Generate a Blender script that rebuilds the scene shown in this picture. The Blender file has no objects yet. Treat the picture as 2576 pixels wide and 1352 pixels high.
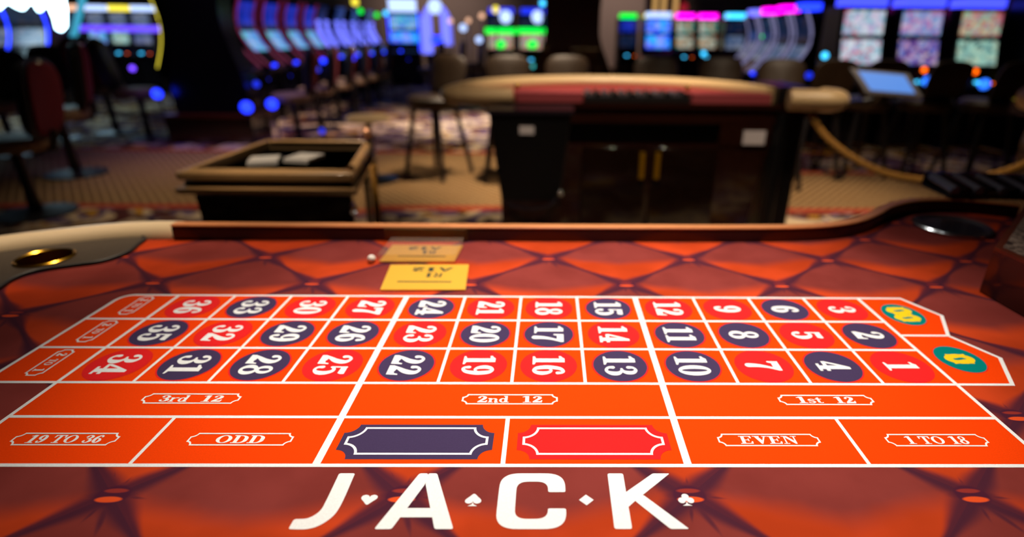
import bpy, math, random
from mathutils import Vector, Matrix
random.seed(7)
PI = math.pi
S = bpy.context.scene
COL = S.collection

# ------------------------------------------------------------------ camera
W = 0.083          # one column of the printed betting layout, metres
T = 0.90           # height of the roulette table surface
FPX = 1400.0       # focal length in pixels of a 2576 px wide frame
PITCH, YAW, ROLL = 0.40236, 0.014433, 0.0110585
PPX = 111.4
CAM = Vector((0.49598*W, -4.78225*W, T+4.3944*W))
def basis():
    cp, sp, cy, sy = math.cos(PITCH), math.sin(PITCH), math.cos(YAW), math.sin(YAW)
    f = Vector((sy*cp, cy*cp, -sp)); r = Vector((cy, -sy, 0)); u = r.cross(f)
    return r*math.cos(ROLL)+u*math.sin(ROLL), -r*math.sin(ROLL)+u*math.cos(ROLL), f
CR, CU, CF = basis()
cd = bpy.data.cameras.new('camera'); cam = bpy.data.objects.new('camera', cd); COL.objects.link(cam)
m = Matrix((CR, CU, -CF)).transposed().to_4x4(); m.translation = CAM
cam.matrix_world = m
cd.sensor_width = 36; cd.lens = 36*FPX/2576; cd.shift_x = -PPX/2576; cd.clip_start = .01; cd.clip_end = 100
cd.dof.use_dof = True; cd.dof.focus_distance = 0.55; cd.dof.aperture_fstop = 2.3; cd.dof.aperture_blades = 0
S.camera = cam
def ray(u, v): return CF + CR*((u-1288-PPX)/FPX) - CU*((v-676)/FPX)
def ph(u, v, h):                      # point of the place seen at (u, v) at height h
    d = ray(u, v); return CAM + d*((h-CAM.z)/d.z)
def py(u, v, y):                      # point of the place seen at (u, v) on the plane y
    d = ray(u, v); return CAM + d*((y-CAM.y)/d.y)

# ------------------------------------------------------------------ world, exposure, lamps
S.view_settings.view_transform = 'Standard'; S.view_settings.look = 'None'
S.view_settings.exposure = 0; S.view_settings.gamma = 1; S.view_settings.use_curve_mapping = False
wd = bpy.data.worlds.new('world'); S.world = wd; wd.use_nodes = True
wd.node_tree.nodes['Background'].inputs[0].default_value = (.30, .20, .16, 1)
wd.node_tree.nodes['Background'].inputs[1].default_value = .03
def lamp(name, kind, loc, energy, color, size=.15, target=None, angle=60, blend=.6):
    l = bpy.data.lights.new(name, kind); l.energy = energy; l.color = color
    if kind == 'SPOT': l.spot_size = math.radians(angle); l.spot_blend = blend; l.shadow_soft_size = size
    elif kind == 'POINT': l.shadow_soft_size = size
    else: l.size = size
    o = bpy.data.objects.new(name, l); COL.objects.link(o); o.location = loc
    if target is not None:
        o.rotation_euler = (Vector(target)-Vector(loc)).to_track_quat('-Z', 'Y').to_euler()
    return o
WARM = (1, .80, .58)
NEUT = (1, .93, .84)
lamp('pit_downlight_and_fill', 'SPOT', (.12, .65, 3.2), 350, NEUT, .12, (.10, .33, .9), 36, 1.0)
lamp('pit_downlight_and_fill', 'SPOT', (.05, 1.7, 3.2), 62, NEUT, .10, (.0, .5, .9), 60, 1.0)
lamp('pit_downlight_and_fill', 'SPOT', (-.9, 1.2, 3.2), 190, WARM, .08, (-.84, .72, .9), 22, .9)
lamp('pit_downlight_and_fill', 'SPOT', (.5, 3.2, 3.5), 420, WARM, .10, (.4, 3.5, .9), 46, .9)
lamp('pit_downlight_and_fill', 'SPOT', (-.2, 4.7, 3.3), 560, WARM, .10, (-.2, 5.0, 0), 60, .9)
lamp('pit_downlight_and_fill', 'SPOT', (-1.0, 1.0, 3.3), 330, WARM, .08, (-.86, 1.75, .85), 26, .9)
lamp('pit_downlight_and_fill', 'SPOT', (1.8, 1.9, 3.3), 200, WARM, .08, (1.8, 2.3, .7), 36, .9)  # added fill spot that brightens the sagging gold rope
lamp('pit_downlight_and_fill', 'SPOT', (1.9, 3.2, 3.3), 420, WARM, .10, (1.8, 4.0, .2), 60, .9)
lamp('pit_downlight_and_fill', 'SPOT', (3.3, 5.0, 3.3), 60, WARM, .10, (3.2, 4.9, 0), 70, .9)
lamp('pit_downlight_and_fill', 'SPOT', (-2.4, 4.3, 3.3), 170, WARM, .10, (-2.6, 4.8, 0), 70, .9)
lamp('pit_downlight_and_fill', 'SPOT', (-.6, 8.3, 3.3), 900, (1, .85, .8), .10, (-.7, 8.0, 0), 60, .9)
lamp('aisle_downlight_and_fill', 'SPOT', (-1.6, 7.6, 3.3), 420, (1, .75, .7), .10, (-3.0, 8.2, .6), 60, .9)  # fill spot added to brighten the burgundy chair backs along the curved row
lamp('aisle_downlight_and_fill', 'SPOT', (-3.4, 6.2, 3.2), 140, (.55, .35, 1), .10, (-3.4, 6.1, 0), 70, .9)
lamp('pit_downlight_and_fill', 'SPOT', (.5, 1.2, 3.4), 200, WARM, .08, (.5, 2.8, .5), 50, .9)
lamp('wall_downlight_and_fill', 'SPOT', (2.5, 20, 3.8), 500, (1, .85, .78), .10, (2.5, 24, 2.0), 80, .9)
lamp('wall_downlight_and_fill', 'SPOT', (-4.5, 20, 3.8), 420, (1, .85, .78), .10, (-4.5, 24, 2.0), 90, .9)  # second wall spot, added to lift the left part of the back wall

# ------------------------------------------------------------------ helpers
def lin(h):
    h = h.lstrip('#'); c = [int(h[i:i+2], 16)/255 for i in (0, 2, 4)]
    return tuple(x/12.92 if x <= .04045 else ((x+.055)/1.055)**2.4 for x in c)+(1,)
def mat(name, color, rough=.5, metal=0, coat=0, bump=None, spec=.5, var=None, sheen=0):
    mt = bpy.data.materials.new(name); mt.use_nodes = True; nt = mt.node_tree; b = nt.nodes['Principled BSDF']
    c = lin(color) if isinstance(color, str) else color
    b.inputs['Base Color'].default_value = c; b.inputs['Roughness'].default_value = rough
    b.inputs['Metallic'].default_value = metal; b.inputs['Coat Weight'].default_value = coat
    b.inputs['Specular IOR Level'].default_value = spec; b.inputs['Sheen Weight'].default_value = sheen
    tc = nt.nodes.new('ShaderNodeTexCoord')
    if var:
        n = nt.nodes.new('ShaderNodeTexNoise'); n.inputs['Scale'].default_value = var[0]; n.inputs['Detail'].default_value = 4
        mp = nt.nodes.new('ShaderNodeMapping'); mp.inputs['Scale'].default_value = var[2] if len(var) > 2 else (1, 1, 1)
        nt.links.new(tc.outputs['Object'], mp.inputs[0]); nt.links.new(mp.outputs[0], n.inputs['Vector'])
        r = nt.nodes.new('ShaderNodeMix'); r.data_type = 'RGBA'
        r.inputs[6].default_value = tuple(x*(1-var[1]) for x in c[:3])+(1,); r.inputs[7].default_value = tuple(min(1, x*(1+var[1])) for x in c[:3])+(1,)
        nt.links.new(n.outputs[0], r.inputs[0]); nt.links.new(r.outputs[2], b.inputs['Base Color'])
    if bump:
        n = nt.nodes.new('ShaderNodeTexNoise'); n.inputs['Scale'].default_value = bump[0]; n.inputs['Detail'].default_value = 3
        nt.links.new(tc.outputs['Object'], n.inputs['Vector'])
        bp = nt.nodes.new('ShaderNodeBump'); bp.inputs['Strength'].default_value = bump[1]; bp.inputs['Distance'].default_value = bump[2]
        nt.links.new(n.outputs[0], bp.inputs['Height']); nt.links.new(bp.outputs[0], b.inputs['Normal'])
    return mt
def emit(name, color, strength):
    mt = bpy.data.materials.new(name); mt.use_nodes = True; b = mt.node_tree.nodes['Principled BSDF']
    c = lin(color) if isinstance(color, str) else color
    b.inputs['Base Color'].default_value = (.02, .02, .02, 1); b.inputs['Emission Color'].default_value = c
    b.inputs['Emission Strength'].default_value = strength
    return mt
def screen(name, cols, scale, strength, seed=0.):
    """a lit game screen: patches of several colours"""
    mt = bpy.data.materials.new(name); mt.use_nodes = True; nt = mt.node_tree; b = nt.nodes['Principled BSDF']
    b.inputs['Base Color'].default_value = (.01, .01, .01, 1); b.inputs['Roughness'].default_value = .2
    tc = nt.nodes.new('ShaderNodeTexCoord'); mp = nt.nodes.new('ShaderNodeMapping'); mp.inputs['Location'].default_value = (seed, seed*.7, seed*1.3)
    vo = nt.nodes.new('ShaderNodeTexVoronoi'); vo.inputs['Scale'].default_value = scale
    sp = nt.nodes.new('ShaderNodeSeparateColor'); cr = nt.nodes.new('ShaderNodeValToRGB')
    nt.links.new(tc.outputs['Object'], mp.inputs[0]); nt.links.new(mp.outputs[0], vo.inputs['Vector'])
    nt.links.new(vo.outputs['Color'], sp.inputs[0]); nt.links.new(sp.outputs[0], cr.inputs[0])
    el = cr.color_ramp.elements
    while len(el) < len(cols): el.new(.5)
    for i, c in enumerate(cols): el[i].position = i/max(1, len(cols)-1)*.8+.1; el[i].color = lin(c)
    nt.links.new(cr.outputs[0], b.inputs['Emission Color']); b.inputs['Emission Strength'].default_value = strength
    return mt
def tag(o, label=None, cat=None, group=None, kind=None):
    if label: o['label'] = label
    if cat: o['category'] = cat
    if group: o['group'] = group
    if kind: o['kind'] = kind
    return o
def thing(name, label, cat, loc=(0, 0, 0), rz=0, group=None):
    o = bpy.data.objects.new(name, None); COL.objects.link(o); o.empty_display_size = .1
    o.location = loc; o.rotation_euler = (0, 0, rz); return tag(o, label, cat, group)
def dup(root, loc, rz=None, label=None, group=None, scale=None):
    r = root.copy(); COL.objects.link(r); r.location = loc
    if rz is not None: r.rotation_euler = (0, 0, rz)
    if label: r['label'] = label
    if group: r['group'] = group
    if scale: r.scale = scale
    for ch in list(root.children):
        c = ch.copy(); COL.objects.link(c); c.parent = r
        for g in list(ch.children):
            d = g.copy(); COL.objects.link(d); d.parent = c
    return r
def catmull(pts, n=8, closed=False):
    P = [tuple(p) for p in pts]; out = []; L = len(P); D = len(P[0])
    for i in range(L if closed else L-1):
        if closed: a, b, c, d = P[(i-1) % L], P[i], P[(i+1) % L], P[(i+2) % L]
        else: a, b, c, d = P[max(i-1, 0)], P[i], P[i+1], P[min(i+2, L-1)]
        for k in range(n):
            t = k/n
            out.append(tuple(.5*((2*b[j])+(-a[j]+c[j])*t+(2*a[j]-5*b[j]+4*c[j]-d[j])*t*t+(-a[j]+3*b[j]-3*c[j]+d[j])*t**3) for j in range(D)))
    if not closed: out.append(P[-1])
    return out
def circ(cx, cy, rx, ry=None, n=32, a0=0):
    ry = ry or rx
    return [(cx+rx*math.cos(a0+2*PI*k/n), cy+ry*math.sin(a0+2*PI*k/n)) for k in range(n)]
class MB:
    def __init__(s): s.v = []; s.f = []; s.m = []; s.zo = 0
    def add(s, vs, fs, mi=0):
        b = len(s.v); s.v += [tuple(x) for x in vs]; s.f += [tuple(b+i for i in f) for f in fs]; s.m += [mi]*len(fs); return s
    def box(s, x0, x1, y0, y1, z0, z1, mi=0, tx=0, ty=0, c=0):
        """box, tapered at the bottom by tx, ty, with corners cut by c"""
        def rc(x0, x1, y0, y1):
            if not c: return [(x0, y0), (x1, y0), (x1, y1), (x0, y1)]
            return [(x0+c, y0), (x1-c, y0), (x1, y0+c), (x1, y1-c), (x1-c, y1), (x0+c, y1), (x0, y1-c), (x0, y0+c)]
        s.loft([[p+(z0,) for p in rc(x0+tx, x1-tx, y0+ty, y1-ty)], [p+(z1,) for p in rc(x0, x1, y0, y1)]], mi); return s
    def loft(s, rings, mi=0, caps=True, closed=True):
        n = len(rings[0]); vs = [p for r in rings for p in r]; fs = []
        for i in range(len(rings)-1):
            for k in range(n if closed else n-1):
                k2 = (k+1) % n; fs.append((i*n+k, i*n+k2, (i+1)*n+k2, (i+1)*n+k))
        if caps: fs.append(tuple(range(n-1, -1, -1))); fs.append(tuple(range((len(rings)-1)*n, len(rings)*n)))
        return s.add(vs, fs, mi)
    def prism(s, poly, z0, z1, mi=0): return s.loft([[(p[0], p[1], z0) for p in poly], [(p[0], p[1], z1) for p in poly]], mi)
    def prof(s, poly, x0, x1, mi=0):
        """(y, z) outline pushed along x"""
        return s.loft([[(x0, p[0], p[1]) for p in poly], [(x1, p[0], p[1]) for p in poly]], mi)
    def lathe(s, prof, c=(0, 0, 0), n=32, mi=0, caps=False):
        return s.loft([[(c[0]+r*math.cos(2*PI*k/n), c[1]+r*math.sin(2*PI*k/n), c[2]+z) for k in range(n)] for r, z in prof], mi, caps)
    def tube(s, path, r, n=10, mi=0, closed=False, caps=True, flat=1):
        P = [Vector(p) for p in path]; rings = []; L = len(P)
        for i, p in enumerate(P):
            t = ((P[(i+1) % L] if closed else P[min(i+1, L-1)])-(P[i-1] if closed else P[max(i-1, 0)])).normalized()
            a = t.cross(Vector((0, 0, 1)))
            if a.length < 1e-3: a = Vector((1, 0, 0))
            a.normalize(); b = a.cross(t).normalized()
            rr = r[i] if isinstance(r, (list, tuple)) else r
            rings.append([tuple(p+(a*math.cos(2*PI*k/n)+b*math.sin(2*PI*k/n)*flat)*rr) for k in range(n)])
        if closed: rings.append(rings[0])
        return s.loft(rings, mi, caps and not closed)
    def ball(s, c, r, n=12, mi=0, sz=1):
        return s.lathe([(max(1e-4, r*math.sin(PI*k/8)), -r*sz*math.cos(PI*k/8)) for k in range(9)], c, n, mi, True)
    # flat printing: pieces sit a hair above each other
    def flat(s, poly, z, mi=0): s.zo = (s.zo+1.5e-6) % 9e-5; return s.add([(p[0], p[1], z+s.zo) for p in poly], [tuple(range(len(poly)))], mi)
    def ringflat(s, a, b, z, mi=0):
        s.zo = (s.zo+1.5e-6) % 9e-5; n = len(a)
        return s.add([(p[0], p[1], z+s.zo) for p in a+b], [(k, (k+1) % n, n+(k+1) % n, n+k) for k in range(n)], mi)
    def build(s, name, mats, parent=None, smooth=35, bevel=0, seg=2):
        me = bpy.data.meshes.new(name); me.from_pydata(s.v, [], s.f)
        if not isinstance(mats, (list, tuple)): mats = [mats]
        for m_ in mats: me.materials.append(m_)
        if len(mats) > 1: me.polygons.foreach_set('material_index', s.m)
        me.update()
        if smooth:
            me.polygons.foreach_set('use_smooth', [True]*len(me.polygons)); me.set_sharp_from_angle(angle=math.radians(smooth))
        o = bpy.data.objects.new(name, me); COL.objects.link(o)
        if parent is not None:
            o.parent = parent
        if bevel:
            b = o.modifiers.new('bevel', 'BEVEL'); b.width = bevel; b.segments = seg; b.limit_method = 'ANGLE'; b.angle_limit = .6
        return o
def fixn(o):
    import bmesh
    bm = bmesh.new(); bm.from_mesh(o.data); bmesh.ops.recalc_face_normals(bm, faces=bm.faces); bm.to_mesh(o.data); bm.free(); return o

# node maths by operator
class E:
    nt = None
    def __init__(s, k): s.k = k
    @staticmethod
    def op(o, *a, clamp=False):
        n = E.nt.nodes.new('ShaderNodeMath'); n.operation = o; n.use_clamp = clamp
        for i, x in enumerate(a):
            if isinstance(x, E): E.nt.links.new(x.k, n.inputs[i])
            else: n.inputs[i].default_value = x
        return E(n.outputs[0])
    def __add__(s, o): return E.op('ADD', s, o)
    __radd__ = __add__
    def __sub__(s, o): return E.op('SUBTRACT', s, o)
    def __rsub__(s, o): return E.op('SUBTRACT', o, s)
    def __mul__(s, o): return E.op('MULTIPLY', s, o)
    __rmul__ = __mul__
    def __truediv__(s, o): return E.op('DIVIDE', s, o)
    def fr(s): return E.op('FRACT', s)
    def ab(s): return E.op('ABSOLUTE', s)
    def mn(s, o): return E.op('MINIMUM', s, o)
    def mx(s, o): return E.op('MAXIMUM', s, o)
    def sq(s): return E.op('SQRT', s)
    def sstep(s, a, b):
        n = E.nt.nodes.new('ShaderNodeMapRange'); n.interpolation_type = 'SMOOTHSTEP'
        E.nt.links.new(s.k, n.inputs[0]); n.inputs[1].default_value = a; n.inputs[2].default_value = b; return E(n.outputs[0])
def mixc(f, a, b):
    n = E.nt.nodes.new('ShaderNodeMix'); n.data_type = 'RGBA'
    for i, x in ((0, f), (6, a), (7, b)):
        if isinstance(x, E): E.nt.links.new(x.k, n.inputs[i])
        elif isinstance(x, (int, float)): n.inputs[i].default_value = x
        else: n.inputs[i].default_value = x
    return E(n.outputs[2])
def coords(kind='Object'):
    tc = E.nt.nodes.new('ShaderNodeTexCoord'); sx = E.nt.nodes.new('ShaderNodeSeparateXYZ')
    E.nt.links.new(tc.outputs[kind], sx.inputs[0]); return E(sx.outputs[0]), E(sx.outputs[1]), E(sx.outputs[2]), tc
def noise(scale, detail=2, vec=None, dist=0):
    n = E.nt.nodes.new('ShaderNodeTexNoise'); n.inputs['Scale'].default_value = scale; n.inputs['Detail'].default_value = detail; n.inputs['Distortion'].default_value = dist
    tc = E.nt.nodes.new('ShaderNodeTexCoord'); E.nt.links.new(vec.k if vec else tc.outputs['Object'], n.inputs['Vector']); return E(n.outputs[0])
def cloth_bsdf(mt, sheen=.08):
    b = mt.node_tree.nodes['Principled BSDF']; b.inputs['Roughness'].default_value = .8; b.inputs['Specular IOR Level'].default_value = .03
    b.inputs['Sheen Weight'].default_value = 0; b.inputs['Sheen Roughness'].default_value = .4
    n = noise(2600/1.0, 2); bp = E.nt.nodes.new('ShaderNodeBump'); bp.inputs['Strength'].default_value = .25; bp.inputs['Distance'].default_value = .0004
    E.nt.links.new(n.k, bp.inputs['Height']); E.nt.links.new(bp.outputs[0], b.inputs['Normal']); return b

# ------------------------------------------------------------------ materials
def felt_print():
    mt = bpy.data.materials.new('tufted_print_cloth'); mt.use_nodes = True; E.nt = mt.node_tree
    x, y, z, tc = coords(); b = cloth_bsdf(mt)
    p = (x/W-1.96)/2.95; q = (y/W-4.79)/2.608
    s1 = p+q; s2 = p-q; f1 = s1.fr(); f2 = s2.fr()
    s = f1+f2-1; t = f1-f2
    e1 = f1.mn(1-f1); e2 = f2.mn(1-f2)
    dist = (e1*e1+e2*e2).sq()                       # to the nearest button
    wob = (noise(9, 3)-.5)
    wob2 = (noise(30, 2)-.5)
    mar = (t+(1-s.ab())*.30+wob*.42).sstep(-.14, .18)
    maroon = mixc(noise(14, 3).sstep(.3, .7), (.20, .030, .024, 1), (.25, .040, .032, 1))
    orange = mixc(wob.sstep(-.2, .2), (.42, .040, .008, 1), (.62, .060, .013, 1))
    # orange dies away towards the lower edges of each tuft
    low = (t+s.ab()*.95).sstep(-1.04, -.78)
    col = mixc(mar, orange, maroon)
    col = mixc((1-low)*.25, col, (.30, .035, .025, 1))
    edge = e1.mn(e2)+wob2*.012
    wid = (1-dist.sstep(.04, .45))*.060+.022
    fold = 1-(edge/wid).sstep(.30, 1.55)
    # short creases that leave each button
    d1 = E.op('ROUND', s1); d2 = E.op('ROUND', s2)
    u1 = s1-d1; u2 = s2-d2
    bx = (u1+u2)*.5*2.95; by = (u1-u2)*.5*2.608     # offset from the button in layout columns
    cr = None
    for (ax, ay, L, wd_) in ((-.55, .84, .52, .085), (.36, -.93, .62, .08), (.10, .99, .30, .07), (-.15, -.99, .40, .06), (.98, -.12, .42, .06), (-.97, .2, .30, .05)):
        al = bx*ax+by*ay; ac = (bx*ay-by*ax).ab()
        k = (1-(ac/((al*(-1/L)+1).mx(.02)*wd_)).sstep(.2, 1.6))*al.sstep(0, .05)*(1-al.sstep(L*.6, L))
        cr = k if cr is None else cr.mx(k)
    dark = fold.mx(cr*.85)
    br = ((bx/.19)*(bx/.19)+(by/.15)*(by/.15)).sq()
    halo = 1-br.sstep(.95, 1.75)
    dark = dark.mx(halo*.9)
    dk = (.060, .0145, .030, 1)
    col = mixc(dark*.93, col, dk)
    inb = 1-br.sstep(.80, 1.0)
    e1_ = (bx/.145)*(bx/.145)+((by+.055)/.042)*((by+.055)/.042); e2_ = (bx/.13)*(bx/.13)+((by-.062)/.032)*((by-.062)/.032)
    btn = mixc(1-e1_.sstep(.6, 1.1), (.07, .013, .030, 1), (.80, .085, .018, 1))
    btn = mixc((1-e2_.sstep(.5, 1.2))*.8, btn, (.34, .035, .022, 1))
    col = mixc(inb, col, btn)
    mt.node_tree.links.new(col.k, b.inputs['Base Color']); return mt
def cloth(name, c):
    mt = bpy.data.materials.new(name); mt.use_nodes = True; E.nt = mt.node_tree; b = cloth_bsdf(mt)
    n = noise(700, 2); c = lin(c) if isinstance(c, str) else c
    col = mixc(n.sstep(.3, .7), tuple(v*.93 for v in c[:3])+(1,), c); E.nt.links.new(col.k, b.inputs['Base Color']); return mt
def carpet():
    mt = bpy.data.materials.new('casino_carpet'); mt.use_nodes = True; E.nt = mt.node_tree
    x, y, z, tc = coords(); b = mt.node_tree.nodes['Principled BSDF']; b.inputs['Roughness'].default_value = .95; b.inputs['Specular IOR Level'].default_value = .1
    # patterned walkway
    r = E.op('FLOOR', y/.045); xx = (x/.075+r*.5).fr()-.5; yy = (y/.045).fr()-.5
    d = ((xx*1.0)*(xx*1.0)+(yy*.8)*(yy*.8)).sq()
    tan = mixc((1-d.sstep(.24, .38)), lin('#b08c60'), lin('#2c1a10'))
    tan = mixc(noise(6, 3).sstep(.3, .7)*.3, tan, lin('#8f6a42'))
    # floral field
    n1 = noise(1.5, 2, dist=1.6); n2 = noise(2.6, 3, dist=2.2); n3 = noise(4.5, 2, dist=1)
    fl = mixc(n1.sstep(.44, .52), lin('#5a2f2c'), lin('#d8bd98'))
    fl = mixc(n2.sstep(.52, .60), fl, lin('#6a5878'))
    fl = mixc(n3.sstep(.56, .62), fl, lin('#35201c'))
    fl = mixc(noise(3.2, 2, dist=1.3).sstep(.60, .66), fl, lin('#c08a28'))
    far = (x.sstep(1.0, 2.0))*.85
    inz = (y.sstep(3.755, 3.765))*(1-(y+far).sstep(5.885, 5.895))
    red = (1-(y-3.76).ab().sstep(.055, .065)).mx(1-(y+far-5.90).ab().sstep(.055, .065))
    col = mixc(inz, fl, tan); col = mixc(red, col, lin('#a8442c'))
    E.nt.links.new(col.k, b.inputs['Base Color']); return mt
M = {}
M['felt'] = felt_print()
M['lay_orange'] = cloth('layout_orange_cloth', (1.0, .060, .0015, 1))
M['white'] = cloth('white_print', (.96, .94, .90, 1))
M['red'] = cloth('red_print', (.88, .020, .020, 1))
M['navy'] = cloth('navy_print', (.060, .038, .095, 1))
M['teal'] = cloth('teal_print', (.0, .22, .20, 1))
M['yellow'] = cloth('yellow_print', (.95, .65, .015, 1))
M['wood'] = mat('mahogany', '#5a2412', .28, 0, .5, var=(9, .35, (1, 6, 6)))
M['wood_rail'] = mat('deep_mahogany_rail', '#2c0e08', .32, 0, .12, var=(9, .35, (1, 6, 6)))
M['wood_lit'] = mat('rail_cap_painted_highlight', '#e09058', .35, 0, .3, var=(9, .25, (1, 6, 6)))  # mahogany rail top, lightened to carry the orange lamp highlight in its colour
M['wood_dark'] = mat('dark_mahogany', '#2a110a', .22, 0, .8, var=(7, .35, (1, 1, 6)))
M['black_wood'] = mat('black_lacquer', '#0d0807', .18, 0, .6)
M['pad'] = mat('cream_vinyl_padding', '#ecd2aa', .38, 0, .1, bump=(220, .12, .001))
M['pad2'] = mat('tan_vinyl_padding', '#c2a478', .42, 0, 0)
M['apron'] = mat('grained_dark_leather', '#40352a', .45, bump=(420, .5, .0012), var=(300, .25))
M['brass'] = mat('polished_brass', '#b88a28', .22, 1)
M['gold'] = mat('gold_plate', '#f2b73a', .45, .25)
M['steel'] = mat('polished_steel', '#b9c0c8', .24, 1)
M['chrome'] = mat('chrome', '#dddddd', .12, 1)
M['black'] = mat('black_plastic', '#0b0b0d', .35)
M['grey'] = mat('grey_plastic', '#5d5a5c', .45)
M['burg'] = mat('burgundy_upholstery', '#6c0a1a', .95, bump=(60, .2, .003))
M['brown'] = mat('brown_upholstery', '#30200f', .55, bump=(60, .2, .003))
M['seat_tan'] = mat('tan_seat_cushion', '#8a7256', .6)
M['rib'] = mat('silver_plastic_rib', '#8c8c9c', .25, .5)
M['dark'] = mat('dark_leather', '#141013', .5)
M['rope'] = mat('gold_rope', '#9c6c1c', .6, 0)
M['wall'] = mat('beige_wall_paint', '#8a7468', .8)
M['ceil'] = mat('ceiling_paint', '#4a3d38', .9)
M['carpet'] = carpet()
M['slot'] = mat('slot_cabinet_black', '#0c0b10', .25, 0, .3)
M['slot_trim'] = mat('slot_cabinet_trim', '#3a3440', .25, .6)
M['label'] = mat('white_label', '#d8d0d4', .5)
M['ink'] = mat('dark_ink', '#1c2a22', .6)

# ------------------------------------------------------------------ the room
MB().add([(-14, -4, 0), (14, -4, 0), (14, 24, 0), (-14, 24, 0)], [(0, 1, 2, 3)]).build('floor', M['carpet'], smooth=0)['kind'] = 'structure'
MB().box(-14, 14, -4, 24, 4.0, 4.1).build('ceiling', M['ceil'], smooth=0)['kind'] = 'structure'
MB().box(-14, 14, 24, 24.2, 0, 4.0).build('wall_back', M['wall'], smooth=0)['kind'] = 'structure'
MB().box(-14.2, -14, -4, 24, 0, 4.0).build('wall_left', M['wall'], smooth=0)['kind'] = 'structure'
MB().box(14, 14.2, -4, 24, 0, 4.0).build('wall_right', M['wall'], smooth=0)['kind'] = 'structure'
MB().box(-14, 14, -4.2, -4, 0, 4.0).build('wall_front', M['wall'], smooth=0)['kind'] = 'structure'

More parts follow.
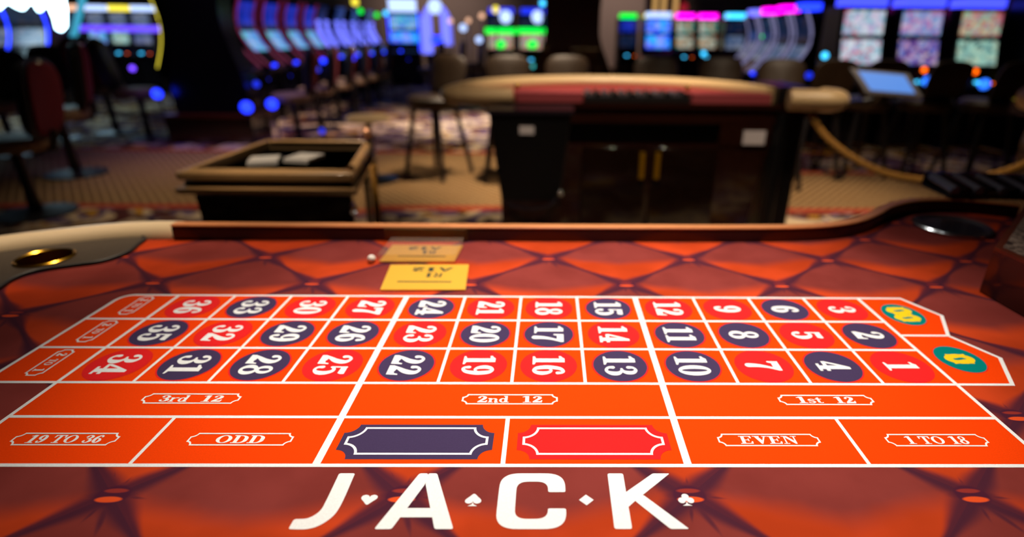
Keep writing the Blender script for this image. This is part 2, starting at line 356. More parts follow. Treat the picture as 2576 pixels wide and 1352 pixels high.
# ------------------------------------------------------------------ lettering
RING = 'ring'
def G(*a): return a
SER = {  # strokes ('s', [(x,y,w)...]), polygons ('p', [...]), rings ('o', cx,cy,rx,ry,ix,iy)
'0': [('o', .28, .5, .285, .5, .085, .40)],
'1': [('p', [(.17, 0), (.38, 0), (.38, 1), (.17, 1)]), ('p', [(.04, 0), (.51, 0), (.51, .055), (.38, .10), (.17, .10), (.04, .055)]), ('p', [(.17, 1), (.10, .93), (.02, .89), (.02, .82), (.17, .84)])],
'2': [('s', [(.12, .73, .15), (.12, .83, .12), (.19, .93, .09), (.30, .945, .11), (.41, .85, .17), (.42, .70, .21), (.34, .50, .20), (.19, .30, .13), (.08, .13, .09)]), ('p', [(.03, 0), (.53, 0), (.56, .34), (.50, .34), (.46, .22), (.38, .20), (.28, .24), (.16, .26), (.03, .14)])],
'3': [('s', [(.12, .75, .15), (.13, .86, .11), (.21, .94, .08), (.31, .94, .11), (.41, .84, .17), (.41, .68, .18), (.32, .56, .11), (.20, .52, .07)]), ('s', [(.20, .53, .06), (.34, .50, .10), (.45, .38, .19), (.45, .22, .20), (.36, .08, .12), (.24, .05, .09), (.13, .13, .11), (.12, .25, .15)])],
'4': [('s', [(.38, .97, .07), (.20, .62, .08), (.06, .31, .09)]), ('p', [(.02, .22), (.57, .22), (.57, .33), (.02, .33)]), ('p', [(.27, 0), (.47, 0), (.47, 1), (.36, 1), (.27, .84)]), ('p', [(.16, 0), (.57, 0), (.57, .09), (.16, .09)])],
'5': [('p', [(.10, 1), (.11, .82), (.46, .80), (.51, .90), (.50, 1)]), ('s', [(.125, .98, .07), (.115, .54, .07)]), ('s', [(.12, .52, .07), (.22, .62, .10), (.36, .58, .15), (.45, .40, .20), (.43, .20, .19), (.33, .07, .11), (.22, .05, .09), (.13, .12, .11), (.12, .24, .15)])],
'6': [('s', [(.44, .78, .14), (.42, .90, .11), (.33, .945, .10), (.19, .82, .16), (.12, .50, .20), (.16, .18, .18), (.28, .055, .11), (.40, .13, .16), (.45, .31, .19), (.40, .50, .14), (.29, .58, .08), (.19, .50, .06)])],
'7': [('p', [(.03, 1), (.02, .66), (.08, .66), (.13, .78), (.40, .77), (.56, .90), (.55, 1)]), ('s', [(.50, .90, .10), (.36, .62, .12), (.27, .32, .18), (.25, .03, .22)])],
'8': [('o', .28, .745, .22, .255, .08, .155), ('o', .28, .27, .27, .28, .095, .175)],
'9': None,
'r': [('p', [(.06, 0), (.20, 0), (.20, .66), (.06, .66)]), ('p', [(0, 0), (.28, 0), (.28, .08), (0, .08)]), ('p', [(0, .58), (.1, .58), (.1, .66), (0, .66)]), ('s', [(.20, .45, .06), (.28, .60, .08), (.40, .60, .13)])],
'n': [('p', [(.06, 0), (.20, 0), (.20, .66), (.06, .66)]), ('p', [(0, 0), (.27, 0), (.27, .08), (0, .08)]), ('p', [(0, .58), (.1, .58), (.1, .66), (0, .66)]), ('s', [(.20, .48, .06), (.30, .60, .09), (.42, .52, .14), (.43, .3, .14), (.43, .0, .14)]), ('p', [(.34, 0), (.56, 0), (.56, .08), (.34, .08)])],
'd': [('o', .22, .32, .21, .34, .08, .24), ('p', [(.32, 0), (.46, 0), (.46, 1), (.32, 1)]), ('p', [(.32, 0), (.54, 0), (.54, .08), (.32, .08)]), ('p', [(.25, .92), (.4, .92), (.4, 1), (.25, 1)])],
's': [('s', [(.38, .50, .09), (.30, .60, .08), (.16, .60, .10), (.10, .48, .12), (.20, .37, .13), (.34, .28, .13), (.38, .16, .12), (.28, .05, .09), (.14, .05, .08), (.07, .16, .09)])],
't': [('p', [(.10, .1), (.24, .1), (.24, .9), (.10, .82)]), ('p', [(0, .58), (.36, .58), (.36, .66), (0, .66)]), ('s', [(.17, .16, .13), (.22, .06, .09), (.32, .05, .07), (.37, .14, .05)])],
'T': [('p', [(.26, 0), (.44, 0), (.44, 1), (.26, 1)]), ('p', [(.14, 0), (.56, 0), (.56, .09), (.14, .09)]), ('p', [(0, 1), (0, .66), (.07, .66), (.12, .90), (.58, .90), (.63, .66), (.70, .66), (.70, 1)])],
'O': [('o', .38, .5, .38, .5, .19, .41)],
'D': [('p', [(.10, 0), (.29, 0), (.29, 1), (.10, 1)]), ('p', [(0, 0), (.3, 0), (.3, .09), (0, .09)]), ('p', [(0, .91), (.3, .91), (.3, 1), (0, 1)]), ('s', [(.28, .955, .09), (.46, .93, .11), (.61, .76, .18), (.64, .5, .20), (.61, .24, .18), (.46, .07, .11), (.28, .045, .09)])],
'E': [('p', [(.10, 0), (.29, 0), (.29, 1), (.10, 1)]), ('p', [(0, 0), (.68, 0), (.70, .32), (.63, .32), (.56, .09), (0, .09)]), ('p', [(0, 1), (.66, 1), (.67, .70), (.60, .70), (.54, .91), (0, .91)]), ('p', [(.28, .45), (.46, .45), (.46, .33), (.52, .33), (.52, .68), (.46, .68), (.46, .54), (.28, .54)])],
'V': [('p', [(.08, 1), (.30, 1), (.50, .32), (.40, 0), (.36, 0)]), ('p', [(.36, 0), (.44, 0), (.72, 1), (.62, 1)]), ('p', [(0, 1), (0, .92), (.38, .92), (.38, 1)]), ('p', [(.52, 1), (.52, .92), (.80, .92), (.80, 1)])],
'N': [('p', [(.12, 0), (.20, 0), (.20, 1), (.12, 1)]), ('p', [(.12, 1), (.32, 1), (.72, .22), (.72, 0), (.62, 0)]), ('p', [(.64, 0), (.72, 0), (.72, 1), (.64, 1)]), ('p', [(0, 0), (.32, 0), (.32, .08), (0, .08)]), ('p', [(0, .92), (.3, .92), (.3, 1), (0, 1)]), ('p', [(.52, .92), (.84, .92), (.84, 1), (.52, 1)])],
'R': [('p', [(.08, 0), (.2, 0), (.2, 1), (.08, 1)]), ('s', [(.2, .94, .12), (.42, .92, .12), (.52, .75, .13), (.42, .56, .12), (.2, .52, .1)]), ('p', [(.28, .52), (.42, .52), (.6, 0), (.46, 0)])],
'A': [('p', [(0, 0), (.14, 0), (.38, 1), (.28, 1)]), ('p', [(.28, 1), (.38, 1), (.66, 0), (.50, 0)]), ('p', [(.14, .28), (.52, .28), (.52, .4), (.14, .4)])],
}
ADV = {'0': .60, '1': .55, '2': .60, '3': .58, '4': .62, '5': .58, '6': .58, '7': .60, '8': .58, '9': .58, 'r': .46, 'n': .60, 'd': .58, 's': .46, 't': .40, 'T': .74, 'O': .80, 'D': .80, 'E': .76, 'V': .82, 'N': .88, 'R': .64, 'A': .70, ' ': .34}
def stroke(mb, pts, xf, z, mi, n=6):
    C = catmull(pts, n); L = len(C); a = []; b = []
    for i, p in enumerate(C):
        q0 = C[max(i-1, 0)]; q1 = C[min(i+1, L-1)]; dx, dy = q1[0]-q0[0], q1[1]-q0[1]; l = math.hypot(dx, dy) or 1
        nx, ny = -dy/l*p[2]/2, dx/l*p[2]/2; a.append((p[0]+nx, p[1]+ny)); b.append((p[0]-nx, p[1]-ny))
    for i in range(L-1): mb.flat([xf(*b[i]), xf(*b[i+1]), xf(*a[i+1]), xf(*a[i])], z, mi)
    for p in (C[0], C[-1]): mb.flat([xf(*c) for c in circ(p[0], p[1], p[2]/2, n=14)], z, mi)
def glyph(mb, ch, xf, z, mi):
    if ch == '9': g = SER['6']; x0 = xf; xf = lambda x, y: x0(.57-x, 1-y)
    else: g = SER[ch]
    for e in g:
        if e[0] == 'p': mb.flat([xf(*p) for p in e[1]], z, mi)
        elif e[0] == 's': stroke(mb, e[1], xf, z, mi)
        else:
            A = [xf(*p) for p in circ(e[1], e[2], e[3], e[4], 28)]; B = [xf(*p) for p in circ(e[1], e[2], e[5], e[6], 28)]
            mb.ringflat(A, B, z, mi)
def text(mb, s, cx, cy, h, z, mi, rot=0, wid=1, track=0):
    """centred text, cap height h, rotated by rot"""
    tot = sum(ADV[c] for c in s)+track*(len(s)-1)-.03; x = -tot/2*wid; c_, s_ = math.cos(rot), math.sin(rot)
    for c in s:
        if c != ' ':
            x0 = x
            def xf(gx, gy, x0=x0):
                a = (x0+gx*wid)*h; b = (gy-.5)*h
                return ((cx+a*c_-b*s_)*W, (cy+a*s_+b*c_)*W)
            glyph(mb, c, xf, z, mi)
        x += (ADV[c]+track)*wid
def cart(hw, hh, r, R=None, c=(0, 0), n=8):
    """rectangle whose corners are bitten by circles of radius R centred on a (hw0, hh0) corner"""
    return
def cartouche(mb, cx, cy, hw, hh, r, t, z, mi, fill=None, zf=0, rot=0):
    def loop(w, h, R):
        pts = []
        for qx, qy in ((1, 1), (-1, 1), (-1, -1), (1, -1)):
            a0 = math.asin(min(.95, (hh-h)/R)); arc = []
            for k in range(9):
                a = a0+(PI/2-2*a0)*k/8
                arc.append((qx*(hw-R*math.cos(a)), qy*(hh-R*math.sin(a))))
            if qx*qy > 0: arc = arc[::-1]
            pts += arc
        return pts
    def xf(p):
        return ((cx+p[0]*math.cos(rot)-p[1]*math.sin(rot))*W, (cy+p[0]*math.sin(rot)+p[1]*math.cos(rot))*W)
    A = [xf(p) for p in loop(hw, hh, r)]; B = [xf(p) for p in loop(hw-t, hh-t, r+t)]
    if fill is not None: mb.flat(A, zf, fill)
    if mi is not None: mb.ringflat(A, B, z, mi)

# ------------------------------------------------------------------ roulette table
table = thing('roulette_table', 'long roulette table covered in tufted orange and maroon printed cloth', 'roulette table', (0, 0, 0))
ZF = T
# outline of the cloth
railin = [(-7.95, 7.10), (-5, 7.10), (-2, 7.10), (1.5, 7.11), (4.6, 7.14), (6.2, 7.22), (7.2, 7.42), (8.0, 7.80), (8.7, 8.35), (9.35, 8.95), (10.1, 9.42), (10.9, 9.62), (11.8, 9.55), (12.8, 9.1)]
railc = catmull(railin, 6)
outline = [(p[0]*W, p[1]*W) for p in railc]+[(13.2*W, 7*W), (13.0*W, 3*W), (12.2*W, .5*W), (10*W, -1.9*W), (6*W, -3.0*W), (0, -3.3*W), (-6*W, -3.0*W), (-10*W, -1.5*W), (-12.3*W, 1.5*W), (-12.6*W, 4.2*W), (-11.6*W, 5.9*W), (-9.8*W, 7.0*W)]
from mathutils.geometry import delaunay_2d_cdt
def plate_with_hole(out, hole, z0, z1, name, mt, parent):
    pts = [Vector(p) for p in out]+[Vector(p) for p in hole]; no, nh = len(out), len(hole)
    ed = [(i, (i+1) % no) for i in range(no)]+[(no+i, no+(i+1) % nh) for i in range(nh)]
    V, Ed, Fc, *_ = delaunay_2d_cdt(pts, ed, [], 1, 1e-6)
    keep = []
    hc = sum((Vector(p) for p in hole), Vector((0, 0)))/nh; hr = min((Vector(p)-hc).length for p in hole)
    for f in Fc:
        c = sum((V[i] for i in f), Vector((0, 0)))/len(f)
        if (c-hc).length > hr*.98: keep.append(f)
    mb = MB(); mb.add([(v.x, v.y, z1) for v in V], keep)
    mb.add([(p[0], p[1], z0) for p in out]+[(p[0], p[1], z1) for p in out], [(i, (i+1) % no, no+(i+1) % no, no+i) for i in range(no)])
    return mb.build(name, mt, parent, smooth=0)
CUPC = (-9.73, 5.80)
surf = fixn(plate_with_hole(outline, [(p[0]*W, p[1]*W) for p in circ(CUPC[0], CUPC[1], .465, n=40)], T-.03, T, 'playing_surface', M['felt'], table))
# printed layout
L = MB()
XS = [-6.09, -5.09, -4.09, -3.09, -2.045, -1, 0, 1, 2.045, 3.09, 4.09, 5.09, 6.09]
YL = [0, .829, 1.552, 2.445, 3.338, 4.231]
OR, WH, RD, NV, TE, YE = range(6)
def sc(l): return [(p[0]*W, p[1]*W) for p in l]
Z1, Z2, Z3, Z4, Z5 = [T+.00012*k for k in (1, 2, 3, 4, 5)]
corner = [(-7.07+.22*(1-math.cos(a)), 4.231-.22*(1-math.sin(a))) for a in [PI/2*k/6 for k in range(7)]]
L.flat(sc([(-6.09, 0), (6.09, 0), (6.09, 1.552), (-6.09, 1.552)]), Z1, OR)
L.flat(sc([(-7.07, 1.552), (6.09, 1.552), (6.09, 4.231)]+corner[::-1]), Z1, OR)
pocket = [(6.09, 1.552), (6.86, 1.552), (7.20, 2.23), (6.86, 2.89), (7.20, 3.57), (6.87, 4.231), (6.09, 4.231)]
L.flat(sc(pocket), Z1, OR)
def line(a, b, w, ext=0):
    dx, dy = b[0]-a[0], b[1]-a[1]; l = math.hypot(dx, dy); nx, ny = -dy/l*w/2, dx/l*w/2; ex, ey = dx/l*ext, dy/l*ext
    L.flat(sc([(a[0]-ex-nx, a[1]-ey-ny), (b[0]+ex-nx, b[1]+ey-ny), (b[0]+ex+nx, b[1]+ey+ny), (a[0]-ex+nx, a[1]-ey+ny)]), Z2, WH)
lw = .044
for k, x in enumerate(XS):
    top = YL[5]
    if k in (4, 8): line((x, 0), (x, top), .088, .02)
    elif k in (0, 12): line((x, 0), (x, top), lw*1.2, .02)
    else: line((x, YL[2]), (x, top), lw)
line((0, 0), (0, YL[1]), lw*1.2); line((-4.07, 0), (-4.07, YL[1]), lw); line((4.07, 0), (4.07, YL[1]), lw)
hw_ = .050
line((-6.09, 0), (6.09, 0), hw_, .02); line((-6.09, YL[1]), (6.09, YL[1]), hw_)
line((-7.07, YL[2]), (6.86, YL[2]), hw_, .02); line((-7.07, YL[3]), (6.09, YL[3]), hw_); line((-7.07, YL[4]), (6.09, YL[4]), hw_)
line((-6.85, YL[5]), (6.87, YL[5]), hw_, .0); line((-7.07, YL[2]), (-7.07, 4.01), lw*1.2)
for i in range(6): line(corner[i], corner[i+1], lw*1.15, .008)
for a, b in ((pocket[1], pocket[2]), (pocket[2], pocket[3]), (pocket[3], pocket[4]), (pocket[4], pocket[5])): line(a, b, lw*1.25, .02)
line((6.09, 2.89), (6.86, 2.89), hw_)
REDS = {1, 3, 5, 7, 9, 12, 14, 16, 18, 19, 21, 23, 25, 27, 30, 32, 34, 36}
for n in range(1, 37):
    col = (36-n)//3; row = (n-1) % 3      # 36 is the leftmost column; rows 34.., 35.., 36..
    cx = (XS[col]+XS[col+1])/2; cy = (YL[2+row]+YL[3+row])/2
    L.flat(sc(circ(cx, cy, .405, .415, 48)), Z2, RD)
    L.flat(sc(circ(cx, cy, .385, .395, 48)), Z3, RD if n in REDS else NV)
    text(L, str(n), cx, cy, .46, Z4, WH, -PI/2, .98)
for k in range(3):
    cy = (YL[2+k]+YL[3+k])/2+.04
    cartouche(L, -6.57, cy, .34, .125, .055, .022, Z3, WH, rot=-PI/2)
    text(L, '2', -6.57, cy+.20, .135, Z3, WH, -PI/2, 1); text(L, 'TO', -6.57, cy, .105, Z3, WH, -PI/2, 1.0); text(L, '1', -6.57, cy-.20, .135, Z3, WH, -PI/2, 1)
for s_, cx in (('3rd  12', -4.09), ('2nd  12', -.0), ('1st  12', 4.12)):
    cartouche(L, cx, 1.195, .62, .108, .062, .022, Z3, WH); text(L, s_, cx, 1.195, .135, Z3, WH, 0, 1.75)
for s_, cx in (('19 TO 36', -5.08), ('ODD', -3.07), ('EVEN', 3.09), ('1 TO 18', 5.08)):
    cartouche(L, cx, .42, .60, .108, .062, .020, Z3, WH); text(L, s_, cx, .42, .135, Z3, WH, 0, {'ODD': 1.75, 'EVEN': 1.6}.get(s_, 1.40))
for cx, fc in ((-1.025, NV), (1.025, RD)):
    cartouche(L, cx, .39, .885, .295, .15, .01, Z3, None, fc, Z2)
    cartouche(L, cx, .40, .825, .235, .165, .030, Z3, WH)
for cy, s_ in ((3.61, '00'), (2.20, '0')):
    cx = 6.56 if s_ == '00' else 6.57
    L.flat(sc(circ(cx, cy, .335, .40 if s_ == '00' else .375, 48)), Z2, RD); L.flat(sc(circ(cx, cy, .32, .385 if s_ == '00' else .36, 48)), Z3, TE)
    for yy in ((cy+.13, cy-.13) if s_ == '00' else (cy,)):
        base = circ(0, 0, 1, 1, 32); sh = []
        for i, (a, b) in enumerate(base):
            k = 1
            if i in (5, 21): k = 1.22
            if i in (11, 27): k = 1.16
            sh.append((cx+a*.215*k, yy+b*.135*k))
        inner = [(cx+a*.10, yy+b*.028+math.sin(a*3)*.010) for a, b in base]
        L.flat(sc(sh), Z4, YE); L.flat(sc(inner), Z5, TE)
lay = L.build('betting_layout', [M['lay_orange'], M['white'], M['red'], M['navy'], M['teal'], M['yellow']], surf, smooth=0)
lay['label'] = 'bright orange betting grid with numbered red and navy circles'
# JACK wordmark and card suits
K = MB()
def poly(l): K.flat(sc(l), Z2, 0)
def rbar(pts, w):
    """thick sans stroke with butt ends and softened corners"""
    C = pts; 
    for i in range(len(C)-1):
        (x0, y0), (x1, y1) = C[i], C[i+1]; l = math.hypot(x1-x0, y1-y0); nx, ny = -(y1-y0)/l*w/2, (x1-x0)/l*w/2
        K.flat(sc([(x0-nx, y0-ny), (x1-nx, y1-ny), (x1+nx, y1+ny), (x0+nx, y0+ny)]), Z2, 0)
def rpoly(l, r=.02):
    out = []; n = len(l)
    for i in range(n):
        p = Vector(l[i]); a = (Vector(l[i-1])-p); b = (Vector(l[(i+1) % n])-p); rr = min(r, a.length/2.1, b.length/2.1)
        a.normalize(); b.normalize()
        for k in range(5):
            t = k/4; q = (p+a*rr)*(1-t)**2+p*2*t*(1-t)+(p+b*rr)*t*t; out.append((q.x, q.y))
    return out
def band(out, inn):
    n = len(out)
    for i in range(n-1): K.flat(sc([out[i], out[i+1], inn[i+1], inn[i]]), Z2, 0)
y0, y1 = -.85, -.12
# J
jo = catmull([(-1.575, -.13), (-1.575, -.50), (-1.60, -.68), (-1.69, -.80), (-1.80, -.848), (-1.955, -.85)], 8)
ji = catmull([(-1.745, -.13), (-1.745, -.50), (-1.755, -.62), (-1.80, -.69), (-1.86, -.725), (-1.955, -.73)], 8)
band(jo, ji); K.flat(sc(rpoly([(-1.745, -.20), (-1.745, -.12), (-1.575, -.12), (-1.575, -.20)], .025)), Z2, 0)
K.flat(sc(rpoly([(-1.90, -.73), (-1.97, -.73), (-1.975, -.85), (-1.90, -.85)], .025)), Z2, 0)
# A
poly(rpoly([(-1.16, -.85), (-.995, -.85), (-.79, -.27), (-.79, -.12), (-.885, -.12)], .025))
poly(rpoly([(-.585, -.85), (-.405, -.85), (-.695, -.12), (-.79, -.12), (-.79, -.27)], .025))
poly([(-.96, -.71), (-.61, -.71), (-.65, -.595), (-.92, -.595)])
# C
def cpts(hw, hh, n=10, r=.24, cx=.335, cy=-.485):
    pts = []
    for (qx, qy, a0) in ((1, 1, 0), (-1, 1, 90), (-1, -1, 180), (1, -1, 270)):
        for k in range(n+1):
            a = math.radians(a0+90*k/n); e = .72
            pts.append((cx+qx*(hw-r)+r*math.copysign(abs(math.cos(a))**e, math.cos(a)), cy+qy*(hh-r*.9)+r*.9*math.copysign(abs(math.sin(a))**e, math.sin(a))))
    return pts
band(cpts(.345, .365), cpts(.165, .245, r=.14))
poly(rpoly([(.50, -.28), (.50, -.385), (.68, -.385), (.68, -.28)], .02)); poly(rpoly([(.50, -.69), (.50, -.60), (.68, -.60), (.68, -.69)], .02))
# K
poly(rpoly([(1.14, -.85), (1.31, -.85), (1.31, -.12), (1.14, -.12)], .025))
poly(rpoly([(1.29, -.40), (1.63, -.12), (1.815, -.12), (1.37, -.52), (1.29, -.60)], .02))
poly(rpoly([(1.385, -.50), (1.48, -.42), (1.86, -.85), (1.68, -.85)], .02))
# suits
def suit(cx, cy, k, s=.08):
    def h(sgn, oy=0):
        pts = catmull([(0, -1.05), (-.55, -.45), (-1.0, .15), (-.95, .62), (-.55, .85), (-.15, .70), (0, .42), (.15, .70), (.55, .85), (.95, .62), (1.0, .15), (.55, -.45)], 4, True)
        return [(cx+a*s, cy+(b*sgn+oy)*s*.85) for a, b in pts]
    st = [(cx-.6*s, cy-1.0*s), (cx+.6*s, cy-1.0*s), (cx+.12*s, cy-.72*s), (cx, cy-.35*s), (cx-.12*s, cy-.72*s)]
    if k == 'h': poly(h(1))
    if k == 's': poly(h(-1, .15)); poly(st)
    if k == 'd': poly([(cx, cy-.07), (cx+.075, cy), (cx, cy+.07), (cx-.075, cy)])
    if k == 'c':
        for a, b in ((-.55, -.15), (.55, -.15), (0, .55)): poly(circ(cx+a*s, cy+b*s*.9, .46*s, n=20))
        poly(circ(cx, cy, .25*s, n=12)); poly(st)
suit(-1.32, -.48, 'h'); suit(-.26, -.49, 's'); suit(.89, -.49, 'd'); suit(1.91, -.485, 'c')
K.build('casino_wordmark', M['white'], surf, smooth=0)['label'] = 'white printed letters with card suits between them'

# wooden rail: offset curve, thickness .25 col, height .33
def offset(c, d):
    out = []
    for i, p in enumerate(c):
        q0 = c[max(i-1, 0)]; q1 = c[min(i+1, len(c)-1)]; dx, dy = q1[0]-q0[0], q1[1]-q0[1]; l = math.hypot(dx, dy)
        out.append((p[0]-dy/l*d, p[1]+dx/l*d))
    return out
def wallstrip(inn, out, z0, z1, cham=.004):
    rings = []
    for a, b in zip(inn, out):
        A = Vector((a[0]*W, a[1]*W)); B = Vector((b[0]*W, b[1]*W)); d = (B-A).normalized()*cham
        rings.append([(A.x, A.y, z0), (B.x, B.y, z0), (B.x, B.y, z1-cham), (B.x-d.x, B.y-d.y, z1), (A.x+d.x, A.y+d.y, z1), (A.x, A.y, z1-cham)])
    return rings
ri = catmull(railin, 8); ro = offset(ri, .24)
rail = fixn(MB().loft(wallstrip(ri, ro, T-.06, T+.30*W-.0001)).build('wooden_rail', M['wood_rail'], table))
cap = fixn(MB().loft(wallstrip(offset(ri, .0), offset(ri, .25), T+.30*W, T+.345*W, .0015)).build('rail_cap', M['wood_lit'], table)); cap['label'] = 'top edge with its lamp highlight painted honey brown'
# padded armrest round the left end and the player side
arm = [(-8.00, 7.50), (-8.6, 7.50), (-9.4, 7.34), (-10.3, 6.95), (-11.3, 6.35), (-12.3, 5.3), (-12.9, 3.6), (-12.8, 1.4), (-11.8, -.6), (-10, -2.0), (-6, -3.3), (0, -3.6), (6, -3.3), (9.8, -2.2), (11.4, -1.2)]
ap = [Vector((p[0]*W, p[1]*W, T-.12*W)) for p in catmull(arm, 8)]
def padtube(mb, path, r, n=14):
    P = path; L_ = len(P); R_ = [r]*L_; R_[0] = r*.93
    return mb.tube(P, R_, n)
padtube(MB(), [tuple(ap[0]+Vector((.02*W, 0, 0)))]+[tuple(p) for p in ap], .40*W, 20).build('armrest', M['pad'], table)
# dark leather apron with a brass cup holder
apr = catmull([(-8.60, 7.10), (-8.46, 6.66), (-8.36, 6.20), (-8.52, 5.72), (-8.95, 5.48), (-9.42, 5.20), (-9.52, 4.80), (-9.42, 4.30), (-9.55, 3.5), (-9.9, 2.0), (-9.9, .5), (-12, .2), (-12.6, 2), (-12.7, 4.2), (-11.7, 5.9), (-9.9, 7.0), (-9.1, 7.25)], 5, True)
cupc = (-9.73, 5.80)
ring0 = circ(cupc[0], cupc[1], .47, n=48)
# apron top as outer outline bridged to the cup hole
import bmesh
apron = plate_with_hole(sc(apr), sc(ring0), T, T+.004, 'leather_apron', M['apron'], table); fixn(apron)
MB().tube([(p[0]*W, p[1]*W, T+.003) for p in apr], .0032, 8, closed=True).build('apron_piping', M['dark'], apron)
c3 = (cupc[0]*W, cupc[1]*W, T+.004)
MB().lathe([(.50*W, 0), (.505*W, .0025), (.475*W, .004), (.445*W, .0025), (.435*W, -.005), (.43*W, -.085), (.0005, -.086)], c3, 56).build('cup_holder', M['brass'], table)['label'] = 'brass lined cup holder'
# steel chip dish sunk in the cloth
dc = (10.52*W, 8.27*W, T+.001)
MB().lathe([(.87*W, 0), (.875*W, .004), (.84*W, .0065), (.79*W, .005), (.73*W, .002), (.60*W, .0012), (.0005, .001)], dc, 64).build('chip_dish', M['steel'], table)['label'] = 'polished steel dish'
# body of the table
bodyp = [(-8.6, 6.2), (-5, 6.9), (6, 6.9), (9.5, 6.5), (10.5, 3), (9, 0), (6, -2.2), (0, -2.6), (-6, -2.2), (-8.6, 0), (-8.9, 3)]
fixn(MB().prism(sc(bodyp), .0, T-.031).build('pedestal', M['wood_dark'], table))
# clear drop box window in the rail behind the plaques
MB().box(-3.2*W, -1.35*W, 7.06*W, 7.095*W, T+.002, T+.30*W).build('rail_plate', mat('tarnished_brass', '#5a4624', .55, .2), rail)['label'] = 'dull brass plate on the inner face'

# wheel housing at the right end, standing on the table
wh = thing('wheel_housing', 'dark mahogany roulette wheel cabinet rising at the right end of the table', 'wheel cabinet', (8.53*W, 4.53*W, T))
wp = [(0, 0), (.06, -1.45), (.9, -3.0), (3.5, -3.4), (4.6, 2.6), (3.5, 3.5)]
bw = [(p[0]*W, p[1]*W) for p in wp]
fixn(MB().prism(bw, 0.0015, .84*W).build('cabinet', M['wood_dark'], wh))
fixn(MB().prism([(p[0]*W+.0005, p[1]*W) for p in wp], .841*W, .90*W).build('top_edge', M['wood'], wh))
inset = bpy.data.materials.new('polished_marbled_top'); inset.use_nodes = True; E.nt = inset.node_tree
_b = inset.node_tree.nodes['Principled BSDF']; _b.inputs['Roughness'].default_value = .15; _x, _y, _z, _ = coords()
_m = mixc(noise(60, 5, dist=2).sstep(.35, .65), lin('#3a2a26'), lin('#a08878'))
_m = mixc((_x*1.0-_y*1.0).sstep(.05, .065), _m, mixc(noise(12, 2).sstep(.3, .7), lin('#3a2450'), lin('#6a4a78')))
inset.node_tree.links.new(_m.k, _b.inputs['Base Color'])
def shrink(l, k):
    cx = sum(p[0] for p in l)/len(l); cy = sum(p[1] for p in l)/len(l); return [(cx+(p[0]-cx)*k, cy+(p[1]-cy)*k) for p in l]
fixn(MB().prism(shrink(bw, .93), .901*W, .905*W).build('polished_inset', inset, wh))
# glossy chip rack at the far right corner
def chip_rack():
    a = ph(2388, 500, T+.36*W); t = thing('chip_rack', 'glossy black ribbed chip rack standing on the far right corner of the rail', 'chip rack', (a.x, a.y, T+.36*W), -.06)
    MB().box(0, .34, .0, .11, 0, .008, c=.003).build('tray', M['black'], t)
    MB().box(0, .34, .105, .114, .0, .034).build('back_plate', M['slot_trim'], t)
    for k in range(13):
        x = .012+.026*k
        MB().tube([(x, .004, .016), (x, .10, .026)], .0105, 14).build('chip_tube', M['black_wood'] if k % 2 else M['rib'], t)
    return t
chip_rack()

# plaques
def plate(label, pts, z0, z1, m_, name='brass_sign_plate', cat='sign'):
    c = sum((Vector(p) for p in pts), Vector((0, 0)))/4
    t = thing(name, label, cat, (c.x*W, c.y*W, z0)); P = [((p[0]-c.x)*W, (p[1]-c.y)*W) for p in pts]
    return t, P, c
t, P, c = plate('uncovered flat brass name plate on the cloth in front of the clear block', [(-2.58, 4.44), (-1.03, 4.46), (-1.13, 5.66), (-2.70, 5.62)], T+.0004, 0, None)
t.name = 'brass_plate'
fixn(MB().prism(P, 0, .0022).build('plate', M['gold'], t))
pm = MB()
for a, b, r in ((-.50, .52, .022),):
    pm.flat([(a*W, (-.25-r)*W), (b*W, (-.25-r)*W), (b*W, (-.25+r)*W), (a*W, (-.25+r)*W)], .0024, 0)
sv = W
def ltext(mb, s, cx, cy, h, z, wid=1): 
    text(mb, s, cx, cy, h, z, 0, PI, wid)
ltext(pm, 'R1', .13, .06, .20, .0024, 1.5); ltext(pm, 'A12', .05, .34, .20, .0024, 2.2)
pm.build('engraving', M['ink'], t, smooth=0)
# second plate under a clear acrylic block
blk = [(-3.0, 5.76), (-1.42, 5.78), (-1.38, 6.80), (-2.98, 6.80)]
t2, P2, c2 = plate('brass name plate lying under the clear acrylic block by the rail', [(p[0]*.97-.07, 6.28+(p[1]-6.28)*.92) for p in blk], T+.0004, 0, None)
t2.name = 'brass_plate'
fixn(MB().prism(P2, 0, .002).build('plate', M['gold'], t2))
pm = MB(); pm.flat([(-.48*W, -.22*W), (.52*W, -.22*W), (.52*W, -.17*W), (-.48*W, -.17*W)], .0022, 0)
ltext(pm, 'R1', .13, .04, .18, .0022, 1.5); ltext(pm, 'A12', .0, .27, .18, .0022, 2.2)
pm.build('engraving', M['ink'], t2, smooth=0)
ac = bpy.data.materials.new('clear_acrylic'); ac.use_nodes = True; nt = ac.node_tree
for n_ in list(nt.nodes): nt.nodes.remove(n_)
_o = nt.nodes.new('ShaderNodeOutputMaterial'); _m = nt.nodes.new('ShaderNodeMixShader'); _t = nt.nodes.new('ShaderNodeBsdfTransparent'); _g = nt.nodes.new('ShaderNodeBsdfGlossy'); _f = None
_t.inputs[0].default_value = (.95, .92, .90, 1); _g.inputs['Roughness'].default_value = .12
_d = nt.nodes.new('ShaderNodeBsdfDiffuse'); _d.inputs[0].default_value = (.9, .8, .72, 1); _m2 = nt.nodes.new('ShaderNodeMixShader'); _m2.inputs[0].default_value = .05
_m.inputs[0].default_value = .06; nt.links.new(_t.outputs[0], _m2.inputs[1]); nt.links.new(_d.outputs[0], _m2.inputs[2]); nt.links.new(_m2.outputs[0], _m.inputs[1]); nt.links.new(_g.outputs[0], _m.inputs[2]); nt.links.new(_m.outputs[0], _o.inputs[0])
t3 = thing('acrylic_paperweight', 'clear acrylic block lying over a brass plate against the rail', 'acrylic block', (c2.x*W, c2.y*W, T+.0035))
